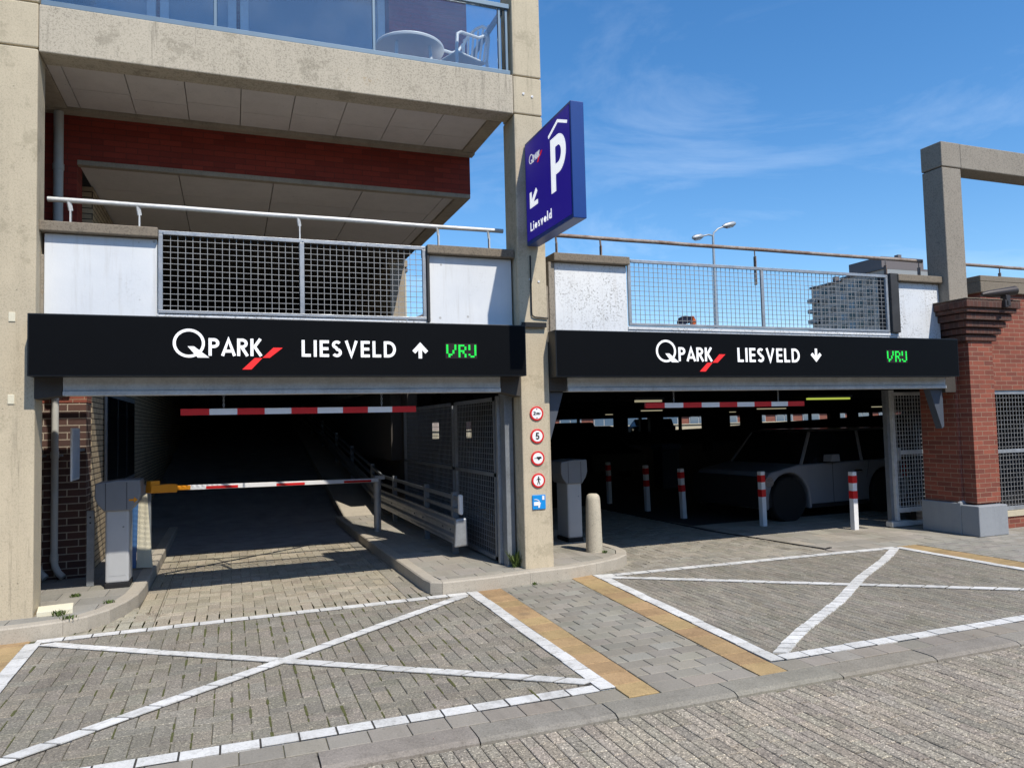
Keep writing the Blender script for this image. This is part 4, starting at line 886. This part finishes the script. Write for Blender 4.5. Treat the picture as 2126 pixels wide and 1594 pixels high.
ws = thing('wall_sign', (-1.42, 8.75, 1.17), 'thin white sign plate sticking out of the plum brick pier', 'sign'); mb = MB(); mb.box(-1.47, -1.455, 8.40, 8.80, 1.17, 1.69); mb.build('plate', M['whitew'], ws, bevel=.004)
mb = MB(); mb.box(-1.455, -1.45, 8.42, 8.78, 1.19, 1.67); q_ = mb.build('printed_face', plain('pale blue print', srgb(196, 204, 216), .5), ws)
mb = MB(); mb.box(-1.47, -1.455, 8.8, 9.12, 1.45, 1.48); mb.build('bracket', M['galvd'], ws)

# guard rail along the ramp
def rz(y): 
    return 0.12 if y < 13.0 else (.12+(y-13.0)*.113)
grl = thing('guard_rail', (2.4, 10, .12), 'galvanised guard rail with twin top rails climbing beside the ramp', 'guard rail')
prof = [(0, .30), (.0, .27), (.03, .235), (.03, .21), (-.0, .18), (.0, .12), (.03, .09), (.03, .065), (0, .03), (0, 0)]
ysg = [8.35, 8.9, 10, 11.5, 13, 15, 18, 22, 27, 33]
mb = MB(); n = len(prof)
v = []
for y_ in ysg:
    for dx_, dz_ in prof: v.append((2.42-dx_-(.0), y_, rz(y_)+.13+dz_))
    for dx_, dz_ in reversed(prof): v.append((2.432-dx_, y_, rz(y_)+.13+dz_))
fs = []; m_ = 2*n
for i in range(len(ysg)-1):
    for k in range(m_): fs.append((i*m_+k, i*m_+(k+1) % m_, (i+1)*m_+(k+1) % m_, (i+1)*m_+k))
mb.add(v, fs); mb.build('rail_beam', M['galv'], grl)
mb = MB(); mb.tube([(2.42, 8.35, .40), (2.45, 8.26, .40), (2.50, 8.24, .40)], [.155, .15, .14], 4); 
mb = MB(); mb.prism([(2.37, .24), (2.39, .56), (2.52, .57), (2.535, .25)], 8.26, 8.33, FX); mb.build('end_piece', M['galv'], grl, bevel=.02)
for dz_ in (.52, .66):
    mb = MB()
    for a, b in zip(ysg[:-1], ysg[1:]): mb.beam((2.46, a, rz(a)+dz_), (2.46, b, rz(b)+dz_), .03, .045)
    mb.build('top_rail', M['galvd'], grl)
mb = MB(); mb.box(2.44, 2.49, 8.28, 8.36, .60, .83); mb.build('rail_end_cap', M['whitew'], grl, bevel=.02)
for y_ in (8.55, 9.9, 12, 14, 16.5, 19, 22, 25, 28):
    mb = MB(); mb.box(2.435, 2.50, y_, y_+.06, rz(y_)-.1, rz(y_)+.72); mb.build('post', M['galvd'], grl)
mb = MB(); mb.add([(1.80, 13.1, .12), (2.6, 13.1, .12), (2.6, 34, 2.49), (2.2, 34, 2.49), (1.80, 13.1, .0), (2.6, 13.1, .0), (2.6, 34, 2.3), (2.2, 34, 2.3)], [(0, 1, 2, 3), (7, 6, 5, 4), (0, 4, 5, 1), (1, 5, 6, 2), (2, 6, 7, 3), (3, 7, 4, 0)])
structure(mb, 'kerb', M['kerb'], 'raised kerb strip climbing beside the ramp', 'kerb')
mb = MB(); mb.box(1.9, 1.95, 7.9, 7.9+.01, .12, .125)

mb = MB()
for y_ in (8.55, 8.9, 9.9, 10.4, 12):
    T = Matrix.Translation((2.415, y_+.03, rz(y_)+.285)) @ Matrix.Rotation(R_(-90), 4, 'Y'); mb.lathe([(.011, -.002), (.011, .008), (.006, .012)], (0, 0, 0), 8, T)
mb.each('bolt', M['galvd'], grl)
# steel mesh gate folded along the ramp side
mg = thing('mesh_gate', (2.73, 10, .12), 'tall steel mesh gate folded back along the right side of the left entrance', 'gate')
mb = MB(); mb.box(2.735, 2.83, 7.52, 7.70, .10, 1.96); mb.build('gate_post', M['galvd'], mg, bevel=.006)
mb = MB(); mb.box(2.70, 2.735, 7.66, 7.72, .13, 1.93); mb.build('edge_strip', M['galv'], mg, bevel=.004)
for a, b in ((7.76, 9.36), (9.42, 12.35)):
    mb = MB(); mb.box(2.70, 2.74, a, a+.05, .15, 1.92); mb.box(2.70, 2.74, b-.05, b, .15, 1.92); mb.box(2.70, 2.74, a, b, 1.88, 1.92); mb.box(2.70, 2.74, a, b, .15, .19); mb.box(2.70, 2.74, a, b, 1.05, 1.09)
    f_ = mb.build('gate_leaf', M['galvd'], mg)
    mb = MB(); k = int((b-a)/.0625)
    for i in range(1, k): mb.beam((2.71, a+(b-a)*i/k, .17), (2.71, a+(b-a)*i/k, 1.9), .005, .005)
    for j in range(28): mb.beam((2.715, a, .19+j*.0615), (2.715, b, .19+j*.0615), .005, .005)
    mb.build('wire_mesh', M['galvd'], f_)
# right sliding gate
rg = thing('sliding_gate', (9.3, 8.3, 0), 'white edged sliding mesh gate pushed open beside the brick pillar', 'gate')
mb = MB(); mb.box(9.02, 9.075, 8.28, 8.33, .09, 1.98); mb.box(9.075, 9.15, 8.285, 8.325, 1.90, 1.95); mb.box(9.15, 9.9, 8.285, 8.325, 1.90, 1.95); mb.box(9.075, 9.9, 8.285, 8.325, 1.035, 1.10); mb.box(9.075, 9.9, 8.285, 8.325, .20, .27); mb.build('frame', M['rail'], rg, bevel=.004)
mb = MB(); mb.box(8.965, 9.02, 8.33, 8.40, .02, 1.98); mb.build('guide_post', M['galvd'], rg)
mb = MB()
for i in range(1, 15): mb.beam((9.07+i*.055, 8.31, .25), (9.07+i*.055, 8.31, 1.92), .007, .007)
for j in range(27): mb.beam((9.07, 8.303, .29+j*.0605), (9.9, 8.303, .29+j*.0605), .007, .007)
mb.build('wire_mesh', M['rail'], rg)
mb = MB(); mb.box(9.075, 9.12, 8.255, 8.285, .95, 1.14); mb.build('lock', M['galv'], rg, bevel=.005)
mb = MB(); mb.box(8.88, 9.28, 8.24, 8.36, .01, .085); mb.box(9.28, 9.9, 8.26, 8.34, .01, .07); mb.build('ground_guide', M['rail'], rg, bevel=.008)

# bollards: square red and white
def bollard(x_, y_, tilt, label):
    o = thing('bollard', (x_, y_, 0), label, 'bollard', 'red and white square bollards'); o.rotation_euler = (0, tilt, 0)
    return o
bpos = ((8.34, 8.40, 0, 'red and white bollard nearest the white car rear, in the sun'), (7.50, 9.33, -.03, 'leaning red and white bollard at the shadow edge, second from the right'),
        (7.03, 10.74, -.06, 'leaning red and white bollard in the shade, third from the right'), (7.06, 11.94, -.04, 'dim red and white bollard in the shade, fourth from the right'), (7.06, 13.40, -.03, 'faintest red and white bollard, deepest in the hall'))
root0 = bollard(*bpos[0][:2], 0, bpos[0][3]); bx_, by_ = bpos[0][0], bpos[0][1]
mb = MB(); mb.box(bx_-.04, bx_+.04, by_-.04, by_+.04, -.02, .82); mb.build('post', M['whitew'], root0, bevel=.006)
mb = MB()
for a, b in ((.66, .765), (.44, .55)): mb.box(bx_-.0415, bx_+.0415, by_-.0415, by_+.0415, a, b)
mb.each('red_band', M['redw'], root0, bevel=.002)
for x_, y_, t_, lb in bpos[1:]:
    c = root0.copy(); sc.collection.objects.link(c); c.location = (x_, y_, 0); c.rotation_euler = (.02, t_, .1); c['label'] = lb
    for ch in root0.children:
        d = ch.copy(); sc.collection.objects.link(d); d.parent = c
cb = MB(); cb.lathe([(.098, -.02), (.096, .05), (.088, .45), (.082, .60), (.078, .63), (.066, .655), (.045, .668), (.0, .67)], (3.955, 7.92, .12), 28)
tag(cb.build('concrete_bollard', M['boll'], smooth=True), 'round tapering concrete bollard on the centre island kerb', 'bollard')

# CCTV on the brick cap
cc = thing('security_camera', (9.5, 7.05, 3.12), 'brown tubular security camera on top of the brick pillar cap', 'camera')
T = Matrix.Translation((9.52, 6.98, 3.21)) @ Matrix.Rotation(R_(-4), 4, 'Y') 
mb = MB(); mb.tube([(9.30, 7.0, 3.175), (9.40, 6.99, 3.185), (9.78, 6.93, 3.23), (9.82, 6.925, 3.235)], [.02, .045, .06, .062], 18); mb.build('housing', M['cctv'], cc, smooth=True)
mb = MB(); mb.tube([(9.821, 6.924, 3.235), (9.826, 6.923, 3.236)], [.05, .05], 18); mb.build('lens', M['glassd'], cc)
mb = MB(); mb.box(9.62, 9.70, 6.90, 6.99, 3.02, 3.17); mb.box(9.60, 9.66, 6.90, 7.05, 3.0, 3.10); mb.build('bracket', M['cctv'], cc, bevel=.01)

# loose slab, bag
mb = MB(); T = Matrix.Translation((-1.40, 7.42, .12)) @ Matrix.Rotation(R_(8), 4, 'Z') @ Matrix.Rotation(R_(3), 4, 'X'); mb.box(-.13, .13, -.10, .10, .002, .045, T)
tag(mb.build('loose_slab', M['kerbw'], bevel=.004), 'loose pale paving slab lying by the left column', 'slab')
bg_ = thing('bag', (5.08, 7.55, 2.72), 'crumpled navy and orange bag lying on the ledge behind the right mesh', 'bag')
mb = MB(); pr = [(-.10, 0), (-.115, .03), (-.09, .075), (-.03, .095), (.03, .09), (.06, .05), (.03, .02), (.0, .035), (-.03, .0)]
mb.prism([(5.075+a*1.05, 2.735+b*1.25) for a, b in pr], 7.51, 7.58, FX); mb.build('body', M['navy'], bg_, bevel=.012, seg=3)
mb = MB(); mb.prism([(5.075+a*1.05, 2.735+b*1.25) for a, b in [(.035, .09), (.075, .095), (.10, .06), (.11, .02), (.08, .0), (.05, .015), (.062, .05)]], 7.505, 7.565, FX); mb.build('flap', M['orangef'], bg_, bevel=.01, seg=3)

# balcony furniture
ch = thing('garden_chair', (2.6, 8.2, 5.25), 'white plastic garden chair with slatted back on the balcony', 'chair')
def tb(name, pts, r, par, flat=None): 
    m_ = MB(); m_.tube(pts, r, 8); return m_.build(name, M['plastic'], par, smooth=True)
ch.rotation_euler = (0, 0, R_(24)); X0, Y0, Z0 = 2.47, 7.80, 5.30
tb('back_frame', [(X0+.10, Y0+.0, Z0+.42), (X0+.14, Y0+.0, Z0+.70), (X0+.15, Y0+.03, Z0+.84), (X0+.16, Y0+.12, Z0+.91), (X0+.17, Y0+.24, Z0+.93), (X0+.16, Y0+.36, Z0+.90), (X0+.15, Y0+.44, Z0+.82), (X0+.14, Y0+.46, Z0+.68), (X0+.10, Y0+.46, Z0+.42)], .017, ch)
mb = MB()
for i in range(6):
    yy = Y0+.06+i*.068; mb.beam((X0+.10, yy, Z0+.42), (X0+.155, yy+(yy-Y0-.23)*.25, Z0+.88), .006, .032, up=(0, 1, 0))
mb.build('back_slats', M['plastic'], ch)
for s_ in (0, .46): tb('armrest', [(X0+.15, Y0+s_, Z0+.82), (X0+.08, Y0+s_, Z0+.72), (X0-.02, Y0+s_, Z0+.66), (X0-.28, Y0+s_, Z0+.635), (X0-.33, Y0+s_, Z0+.60), (X0-.345, Y0+s_, Z0+.45), (X0-.35, Y0+s_, Z0+.0)], .018, ch)
mb = MB(); mb.box(X0-.33, X0+.10, Y0+.01, Y0+.45, Z0+.40, Z0+.425); mb.build('seat', M['plastic'], ch, bevel=.01)
for s_ in (0, .46): tb('leg', [(X0+.10, Y0+s_, Z0+.42), (X0+.16, Y0+s_, Z0)], .018, ch)
tbx = thing('garden_table', (1.86, 8.05, 5.25), 'round white plastic garden table on the balcony', 'table')
mb = MB(); mb.lathe([(.36, .575), (.385, .58), (.39, .60), (.385, .612), (.33, .61)], (1.90, 8.05, 5.25), 36); mb.build('tabletop', M['plastic'], tbx, smooth=True)
for a in (45, 135, 225, 315):
    mb = MB(); mb.tube([(1.90+.26*math.cos(R_(a)), 8.05+.26*math.sin(R_(a)), 5.83), (1.90+.31*math.cos(R_(a)), 8.05+.31*math.sin(R_(a)), 5.25)], .02, 8); mb.build('leg', M['plastic'], tbx)

# ------------------------------------------------------------------ vehicles
def car(name, loc, rotz, L_, Wd, H, paint, label, wb=2.45, wr=.31, belt=.90, group=None):
    o = thing(name, loc, label, 'car', group)
    TT = Matrix.Translation(loc) @ Matrix.Rotation(rotz, 4, 'Z')
    f = lambda u, v, d: tuple(TT @ Vector((u, d, v)))
    h = L_/2; ax = (-wb/2, wb/2)
    def arch(c): return [(c+(wr+.06)*math.cos(R_(a)), wr+(wr+.06)*math.sin(R_(a))) for a in range(180, -1, -15)]
    low = [(-h+.04, .25), (-h, .42), (-h+.02, .68), (-h+.18, belt-.10), (-h+.75, belt), (h-.25, belt+.02), (h-.05, belt-.08), (h, .6), (h-.02, .38), (h-.06, .25)]
    bot = [(ax[1]+wr+.06, .22)]+list(reversed(arch(ax[1])))[0:]+[(ax[1]-wr-.06, .20), (ax[0]+wr+.06, .20)]+list(reversed(arch(ax[0])))+[(ax[0]-wr-.06, .22)]
    poly = low+bot
    mb = MB(); mb.prism(poly, -Wd/2, Wd/2, f); b = mb.build('body', paint, o, bevel=.03, seg=2)
    # greenhouse frustum
    gb = [(-h+.85, belt-.01), (h-.12, belt-.01)]; gt = [(-h+1.22, H-.03), (h-.22, H-.05)]
    w0, w1 = Wd/2-.04, Wd/2-.20
    v = [f(gb[0][0], gb[0][1], -w0), f(gb[1][0], gb[1][1], -w0), f(gb[1][0], gb[1][1], w0), f(gb[0][0], gb[0][1], w0), f(gt[0][0], gt[0][1], -w1), f(gt[1][0], gt[1][1], -w1), f(gt[1][0], gt[1][1], w1), f(gt[0][0], gt[0][1], w1)]
    mb = MB(); mb.add(v, [(0, 3, 2, 1), (4, 5, 6, 7), (0, 1, 5, 4), (1, 2, 6, 5), (2, 3, 7, 6), (3, 0, 4, 7)]); mb.build('windows', M['glassd'], o, bevel=.02)
    mb = MB(); mb.add([f(gt[0][0]-.02, H-.035, -w1), f(gt[1][0]+.04, H-.055, -w1), f(gt[1][0]+.04, H-.055, w1), f(gt[0][0]-.02, H-.035, w1), f(gt[0][0]+.12, H, -w1+.06), f(gt[1][0]-.05, H-.01, -w1+.06), f(gt[1][0]-.05, H-.01, w1-.06), f(gt[0][0]+.12, H, w1-.06)], [(0, 3, 2, 1), (4, 5, 6, 7), (0, 1, 5, 4), (1, 2, 6, 5), (2, 3, 7, 6), (3, 0, 4, 7)])
    for s_ in (-1, 1):
        for xb, xt in ((gb[0][0], gt[0][0]), (gb[1][0]-.05, gt[1][0]-.02), ((gb[0][0]+gb[1][0])/2+.2, (gt[0][0]+gt[1][0])/2+.15)):
            mb.beam(f(xb, belt, s_*(w0+.004)), f(xt, H-.05, s_*(w1+.004)), .05, .03)
    mb.build('roof', paint, o, bevel=.01)
    for c_ in ax:
        for s_ in (-1, 1):
            T_ = TT @ Matrix.Translation((c_, s_*(Wd/2-.10), wr)) @ Matrix.Rotation(R_(90), 4, 'X')
            mb = MB(); mb.lathe([(wr*.62, -.1), (wr*.95, -.1), (wr, -.07), (wr, .07), (wr*.95, .1), (wr*.62, .1)], (0, 0, 0), 28, T_); wl = mb.build('wheel', M['tyre'], o)
            mb = MB(); mb.lathe([(.02, -.085*s_*-1+.0), (wr*.6, .10), (wr*.63, -.10)], (0, 0, 0), 20, T_); mb.build('rim', M['galvd'], wl)
    mb = MB(); mb.add([f(-h-.01, z_, y_) for z_, y_ in ((.26, -Wd/2+.02), (.26, Wd/2-.02), (.74, Wd/2-.02), (.74, -Wd/2+.02))]+[f(-h+.2, z_, y_) for z_, y_ in ((.26, -Wd/2+.02), (.26, Wd/2-.02), (.74, Wd/2-.02), (.74, -Wd/2+.02))], [(0, 1, 2, 3), (7, 6, 5, 4), (0, 4, 5, 1), (1, 5, 6, 2), (2, 6, 7, 3), (3, 7, 4, 0)]); mb.build('bumper_shade_panel', M['rubber'], o, bevel=.02)  # bumper panel kept black over the whole front, standing in for shade there
    mb = MB(); mb.prism([(-wb/2+wr+.10, .21), (wb/2-wr-.10, .21), (wb/2-wr-.10, .27), (-wb/2+wr+.10, .27)], -Wd/2-.006, Wd/2+.006, f); mb.build('side_skirt', M['rubber'], o)
    for s_ in (-1, 1):
        mb = MB(); mb.beam(f(-.15, .27, s_*(Wd/2+.001)), f(-.15, belt, s_*(Wd/2+.001)), .006, .004); mb.beam(f(.62, .62, s_*(Wd/2+.001)), f(.70, belt, s_*(Wd/2+.001)), .006, .004); mb.each('door_seam', M['rubber'], o)
    for s_ in (-1, 1):
        mb = MB(); mb.prism([(h-.10+.09*math.cos(R_(a)), .70+.13*math.sin(R_(a))) for a in range(0, 360, 24)], s_*(Wd/2-.10), s_*(Wd/2+.004), f); mb.build('tail_lamp', M['redlamp'], o)
        mb = MB(); mb.prism([(h-.105+.105*math.cos(R_(a)), .70+.15*math.sin(R_(a))) for a in range(0, 360, 24)], s_*(Wd/2-.12), s_*(Wd/2+.001), f); mb.build('lamp_ring', M['chrome'], o)
        mb = MB(); mb.prism([(-h+.14+.09*math.cos(R_(a)), .66+.08*math.sin(R_(a))) for a in range(0, 360, 24)], s_*(Wd/2-.25), s_*(Wd/2+.002), f); mb.build('headlight', M['chrome'], o)
        mb = MB(); mb.prism([(-.35, belt+.03), (-.15, belt+.03), (-.17, belt+.14), (-.33, belt+.14)], s_*(Wd/2+.0), s_*(Wd/2+.16), f); mb.build('mirror', paint, o)
        mb = MB(); mb.prism([(.33, .74), (.50, .74), (.50, .765), (.33, .765)], s_*(Wd/2), s_*(Wd/2+.02), f); mb.build('door_handle', M['chrome'], o)
    return o
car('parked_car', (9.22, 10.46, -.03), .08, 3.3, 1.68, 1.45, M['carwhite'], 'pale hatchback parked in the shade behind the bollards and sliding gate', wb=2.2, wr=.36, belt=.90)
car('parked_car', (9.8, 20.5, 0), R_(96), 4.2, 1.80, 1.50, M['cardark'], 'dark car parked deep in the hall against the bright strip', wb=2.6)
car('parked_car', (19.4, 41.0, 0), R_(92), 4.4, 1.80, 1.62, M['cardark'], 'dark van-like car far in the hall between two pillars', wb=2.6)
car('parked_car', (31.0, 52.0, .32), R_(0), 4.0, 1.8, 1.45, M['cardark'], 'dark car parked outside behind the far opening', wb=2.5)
bb = thing('blue_container', (9.84, 15.7, 0), 'dim blue container standing deep in the shade between two bollards', 'container')
mb = MB(); mb.box(9.60, 10.08, 15.5, 15.9, 0, .92); mb.build('body', M['blueb'], bb, bevel=.02); mb = MB(); mb.box(9.57, 10.11, 15.46, 15.94, .92, 1.06); mb.build('lid', plain('blue lid', (.005, .04, .12, 1), .5), bb, bevel=.02)

# ------------------------------------------------------------------ far things
lp_ = thing('street_lamp', (21.84, 30, 2.6), 'tall grey street lamp with two heads on the upper deck', 'street lamp')
mb = MB(); mb.tube([(21.84, 30, 2.62), (21.85, 30, 7), (21.86, 30, 10.35)], [.10, .08, .055], 12); mb.build('pole', M['galv'], lp_, smooth=True)
mb = MB(); mb.tube([(21.86, 30, 10.3), (21.90, 30, 10.6), (22.15, 30, 10.82), (22.55, 30, 10.98)], .04, 10); mb.tube([(21.86, 30, 10.3), (21.82, 30, 10.48), (21.6, 30, 10.5), (21.2, 30, 10.40)], .04, 10); mb.build('arm', M['galv'], lp_, smooth=True)
for a, b in (((22.45, 30, 10.96), (23.18, 30, 11.17)), ((21.3, 30, 10.42), (20.70, 30, 10.28))):
    a = Vector(a); b = Vector(b); mb = MB(); mb.tube([a, a.lerp(b, .25), a.lerp(b, .8), b], [.06, .13, .13, .07], 10); hd = mb.build('lamp_head', M['galv'], lp_, smooth=True)
    mb = MB(); mb.tube([a.lerp(b, .3)-Vector((0, 0, .08)), a.lerp(b, .8)-Vector((0, 0, .08))], [.08, .08], 8); mb.build('lamp_glass', M['txt'], hd)
# tower block
tw = thing('tower_block', (137, 128, 0), 'dark brick apartment tower seen through the right mesh', 'building')
mb = MB(); mb.box(128.5, 146, 130, 139.2, 0, 31.7); mb.box(128.5, 146, 118, 130, 0, 32.2); mb.build('wall', M['farbrick'], tw)
mb = MB(); mb.box(128.2, 146, 129.8, 139.5, 31.7, 32.1); mb.box(128.2, 146, 117.8, 130, 32.2, 32.6); mb.box(130, 142, 120, 129, 32.6, 35.4); mb.box(130, 131, 133, 134, 32.1, 33.6); mb.box(137, 138, 122, 123, 35.4, 36.6); mb.build('roof', M['roofd'], tw)
mb = MB(); mb.box(128.4, 146, 117.6, 118, 0, 32.1); mb.build('pale_front', M['farwhite'], tw)
for r in range(7):
    for i in range(8):
        y_ = 118.9+i*2.5+(.4 if i > 4 else 0); m_ = MB(); m_.box(128.42, 128.5, y_, y_+1.5, 16.4+r*2.2, 17.7+r*2.2); m_.build('window', (M['glassd'], M['farglass'], M['glassd'], M['farpanel'])[(i*3+r*r) % 4], tw)
    for i in range(3):
        m_ = MB(); m_.box(129.2+i*2.2, 130.6+i*2.2, 117.55, 117.6, 16.4+r*2.2, 17.6+r*2.2); m_.build('window', M['glassd'], tw)
for k in range(6):
    m_ = MB(); m_.box(127.3, 128.5, 137.2, 139.4, 16.2+k*2.4, 17.1+k*2.4); m_.build('balcony', M['farwhite'], tw)
fb = thing('pale_house', (26, 121, 0), 'narrow pale building edge beside the deck wall', 'building'); mb = MB(); mb.box(23.5, 27.1, 120, 130, 0, 27); mb.build('wall', M['cream'], fb); mb = MB(); mb.box(23.3, 27.3, 119.8, 130, 27, 27.6); mb.build('roof', M['roofd'], fb)
fr_ = thing('dark_roof_house', (31, 121, 0), 'dark roof tip low behind the left mesh', 'building'); mb = MB(); mb.prism([(27.5, 19.2), (33, 21.6), (38, 19.2)], 121, 130, FX); mb.build('roof', M['roofd'], fr_); mb = MB(); mb.box(28, 37.5, 121.5, 130, 0, 19.2); mb.build('wall', M['farbrick'], fr_)
# terrace seen through the far opening
te = thing('terraced_house', (26, 70, 0), 'sunlit brick terrace with white window frames seen through the hall', 'building')
mb = MB(); mb.box(24, 105, 74, 80, 0, 6); mb.build('wall', M['farterr'], te)
mb = MB(); mb.box(24, 105, 73.8, 74, 2.05, 2.3); mb.build('canopy', M['redw'], te)
for i in range(18):
    a = 25+i*4.1; mb = MB(); mb.box(a, a+2.6, 73.92, 74, .6, 2.2); w_ = mb.build('window', M['farwhite'], te)
    mb = MB(); mb.box(a+.15, a+1.2, 73.88, 73.92, .75, 2.05); mb.box(a+1.35, a+2.45, 73.88, 73.92, .75, 2.05); mb.build('pane', M['winglass'], w_)
mb = MB(); mb.box(8, 95, 58, 58.2, -.1, 1.2); mb.box(8, 95, 57.9, 58.3, 1.2, 1.28); tag(mb.build('low_wall', M['cream']), 'long pale low wall across the street behind the hall', 'wall')

ac = thing('sky_block_row', (5, -16, 0), 'unseen brick row added behind the viewer to block sky light', 'building')  # unseen row added behind the camera to cut sky fill in the entrances
mb = MB(); mb.box(-50, 60, -26, -17, 0, 7.2); mb.build('wall', M['redbrick'], ac); mb = MB(); mb.box(-50.3, 60.3, -26, -16.7, 7.2, 7.5); mb.build('roof', M['roofd'], ac)  # wall and roof of the added unseen row
for i in range(20):
    for z_ in (.6, 4.2):
        mb = MB(); mb.box(-46+i*5, -43+i*5, -17, -16.95, z_, z_+2.1); mb.build('window', M['glassd'], ac)  # windows of the added unseen row
# ------------------------------------------------------------------ weeds and moss
def tuft(x_, y_, z_, r_, h_, n, label, group='weeds on the pavement'):
    mb = MB()
    for i in range(n):
        a = random.uniform(0, 2*math.pi); rr = random.uniform(0, r_); bx2, by2 = x_+rr*math.cos(a), y_+rr*math.sin(a); hh = h_*random.uniform(.5, 1); l = random.uniform(.3, .9)*hh
        da = random.uniform(0, 2*math.pi); w2 = random.uniform(.003, .007); tx_, ty_ = bx2+l*math.cos(da), by2+l*math.sin(da)
        px2, py2 = -math.sin(da)*w2, math.cos(da)*w2
        mx2, my2 = (bx2*.45+tx_*.55), (by2*.45+ty_*.55)
        mb.add([(bx2-px2*.4, by2-py2*.4, z_), (bx2+px2*.4, by2+py2*.4, z_), (mx2+px2, my2+py2, z_+hh*.65), (mx2-px2, my2-py2, z_+hh*.65), (tx_, ty_, z_+hh)], [(0, 1, 2, 3), (3, 2, 4)])
    return tag(mb.build('weed', M['leaf']), label, 'weed', group)
tuft(2.80, 7.45, .12, .05, .20, 70, 'leafy weed growing at the foot of the middle column')
tuft(-.93, 9.55, .12, .07, .13, 60, 'weed growing behind the barrier cabinet at the left kerb')
tuft(-1.36, 8.05, .12, .05, .035, 60, 'small grass tuft in the shade edge on the left island')
tuft(-1.35, 7.29, .12, .055, .05, 70, 'small grass tuft in front of the loose slab')
tuft(-1.02, 7.62, .12, .05, .03, 50, 'low grass tuft beside the curved left kerb')
tuft(4.02, 7.78, .12, .03, .035, 40, 'tiny yellow weed beside the round concrete bollard')
tuft(2.86, 7.10, 0, .03, .03, 40, 'tiny weed at the kerb foot before the middle column')
tuft(-1.25, 7.13, .12, .07, .03, 60, 'low grass along the top of the left kerb')
mb = MB()
for i in range(1100):
    gx = random.randint(-14, 21)*.1+random.choice((0,)); gy = 4.2+random.randint(0, 27)*.1
    dens = math.exp(-((gx-.6)/1.3)**2)*(.9 if gy > 4.5 else .6)
    if random.random() > dens*.42: continue
    off = (gx-(-1.6))/.1
    l = random.uniform(.05, .17); w2 = random.uniform(.003, .009)*random.choice((.6, 1)); yy = gy+random.uniform(-.02, .02)
    mb.box(gx-w2, gx+w2, yy, yy+l, -.006, .0012+random.uniform(0, .0025))
tag(mb.build('moss', M['moss']), 'green moss in the paving joints of the left cross box', 'moss', kind='stuff')
mb = MB()
for i in range(260):
    gx = random.uniform(-1.3, 2.0); yy = 7.08+random.uniform(0, .1); w2 = random.uniform(.003, .006)
    gx = round(gx/.1)*.1
    mb.box(gx-w2, gx+w2, yy, yy+random.uniform(.04, .12), -.006, .002)
tag(mb.build('moss', M['moss']), 'green moss in the joints behind the left upper white line', 'moss', kind='stuff')
mb = MB()
for cx0, cy0 in ((-.62, 7.45), (-.70, 7.55)):
    for i in range(40):
        a = random.uniform(0, 6.28); rr = random.uniform(0, .07); s_ = random.uniform(.006, .014); x_, y_ = cx0+rr*math.cos(a), cy0+rr*math.sin(a)
        mb.add([(x_, y_, .004), (x_+s_, y_+s_*.3, .008+random.random()*.01), (x_+s_*.4, y_+s_, .005)], [(0, 1, 2)])
for i in range(70):
    x_, y_ = random.uniform(-1.2, 7.5), random.uniform(2.0, 7.4); s_ = random.uniform(.004, .012); a = random.uniform(0, 6.28); z_ = .006 if y_ > 3.8 else -.012
    mb.add([(x_, y_, z_), (x_+s_*math.cos(a), y_+s_*math.sin(a), z_+.004), (x_+s_*.5*math.cos(a+1.2), y_+s_*.5*math.sin(a+1.2), z_+.002)], [(0, 1, 2)])
tag(mb.build('dry_leaves', plain('dry leaves', (.16, .05, .03, 1), .9)), 'small brown dry leaves, heaped by the left kerb and scattered over the paving', 'leaves', kind='stuff')
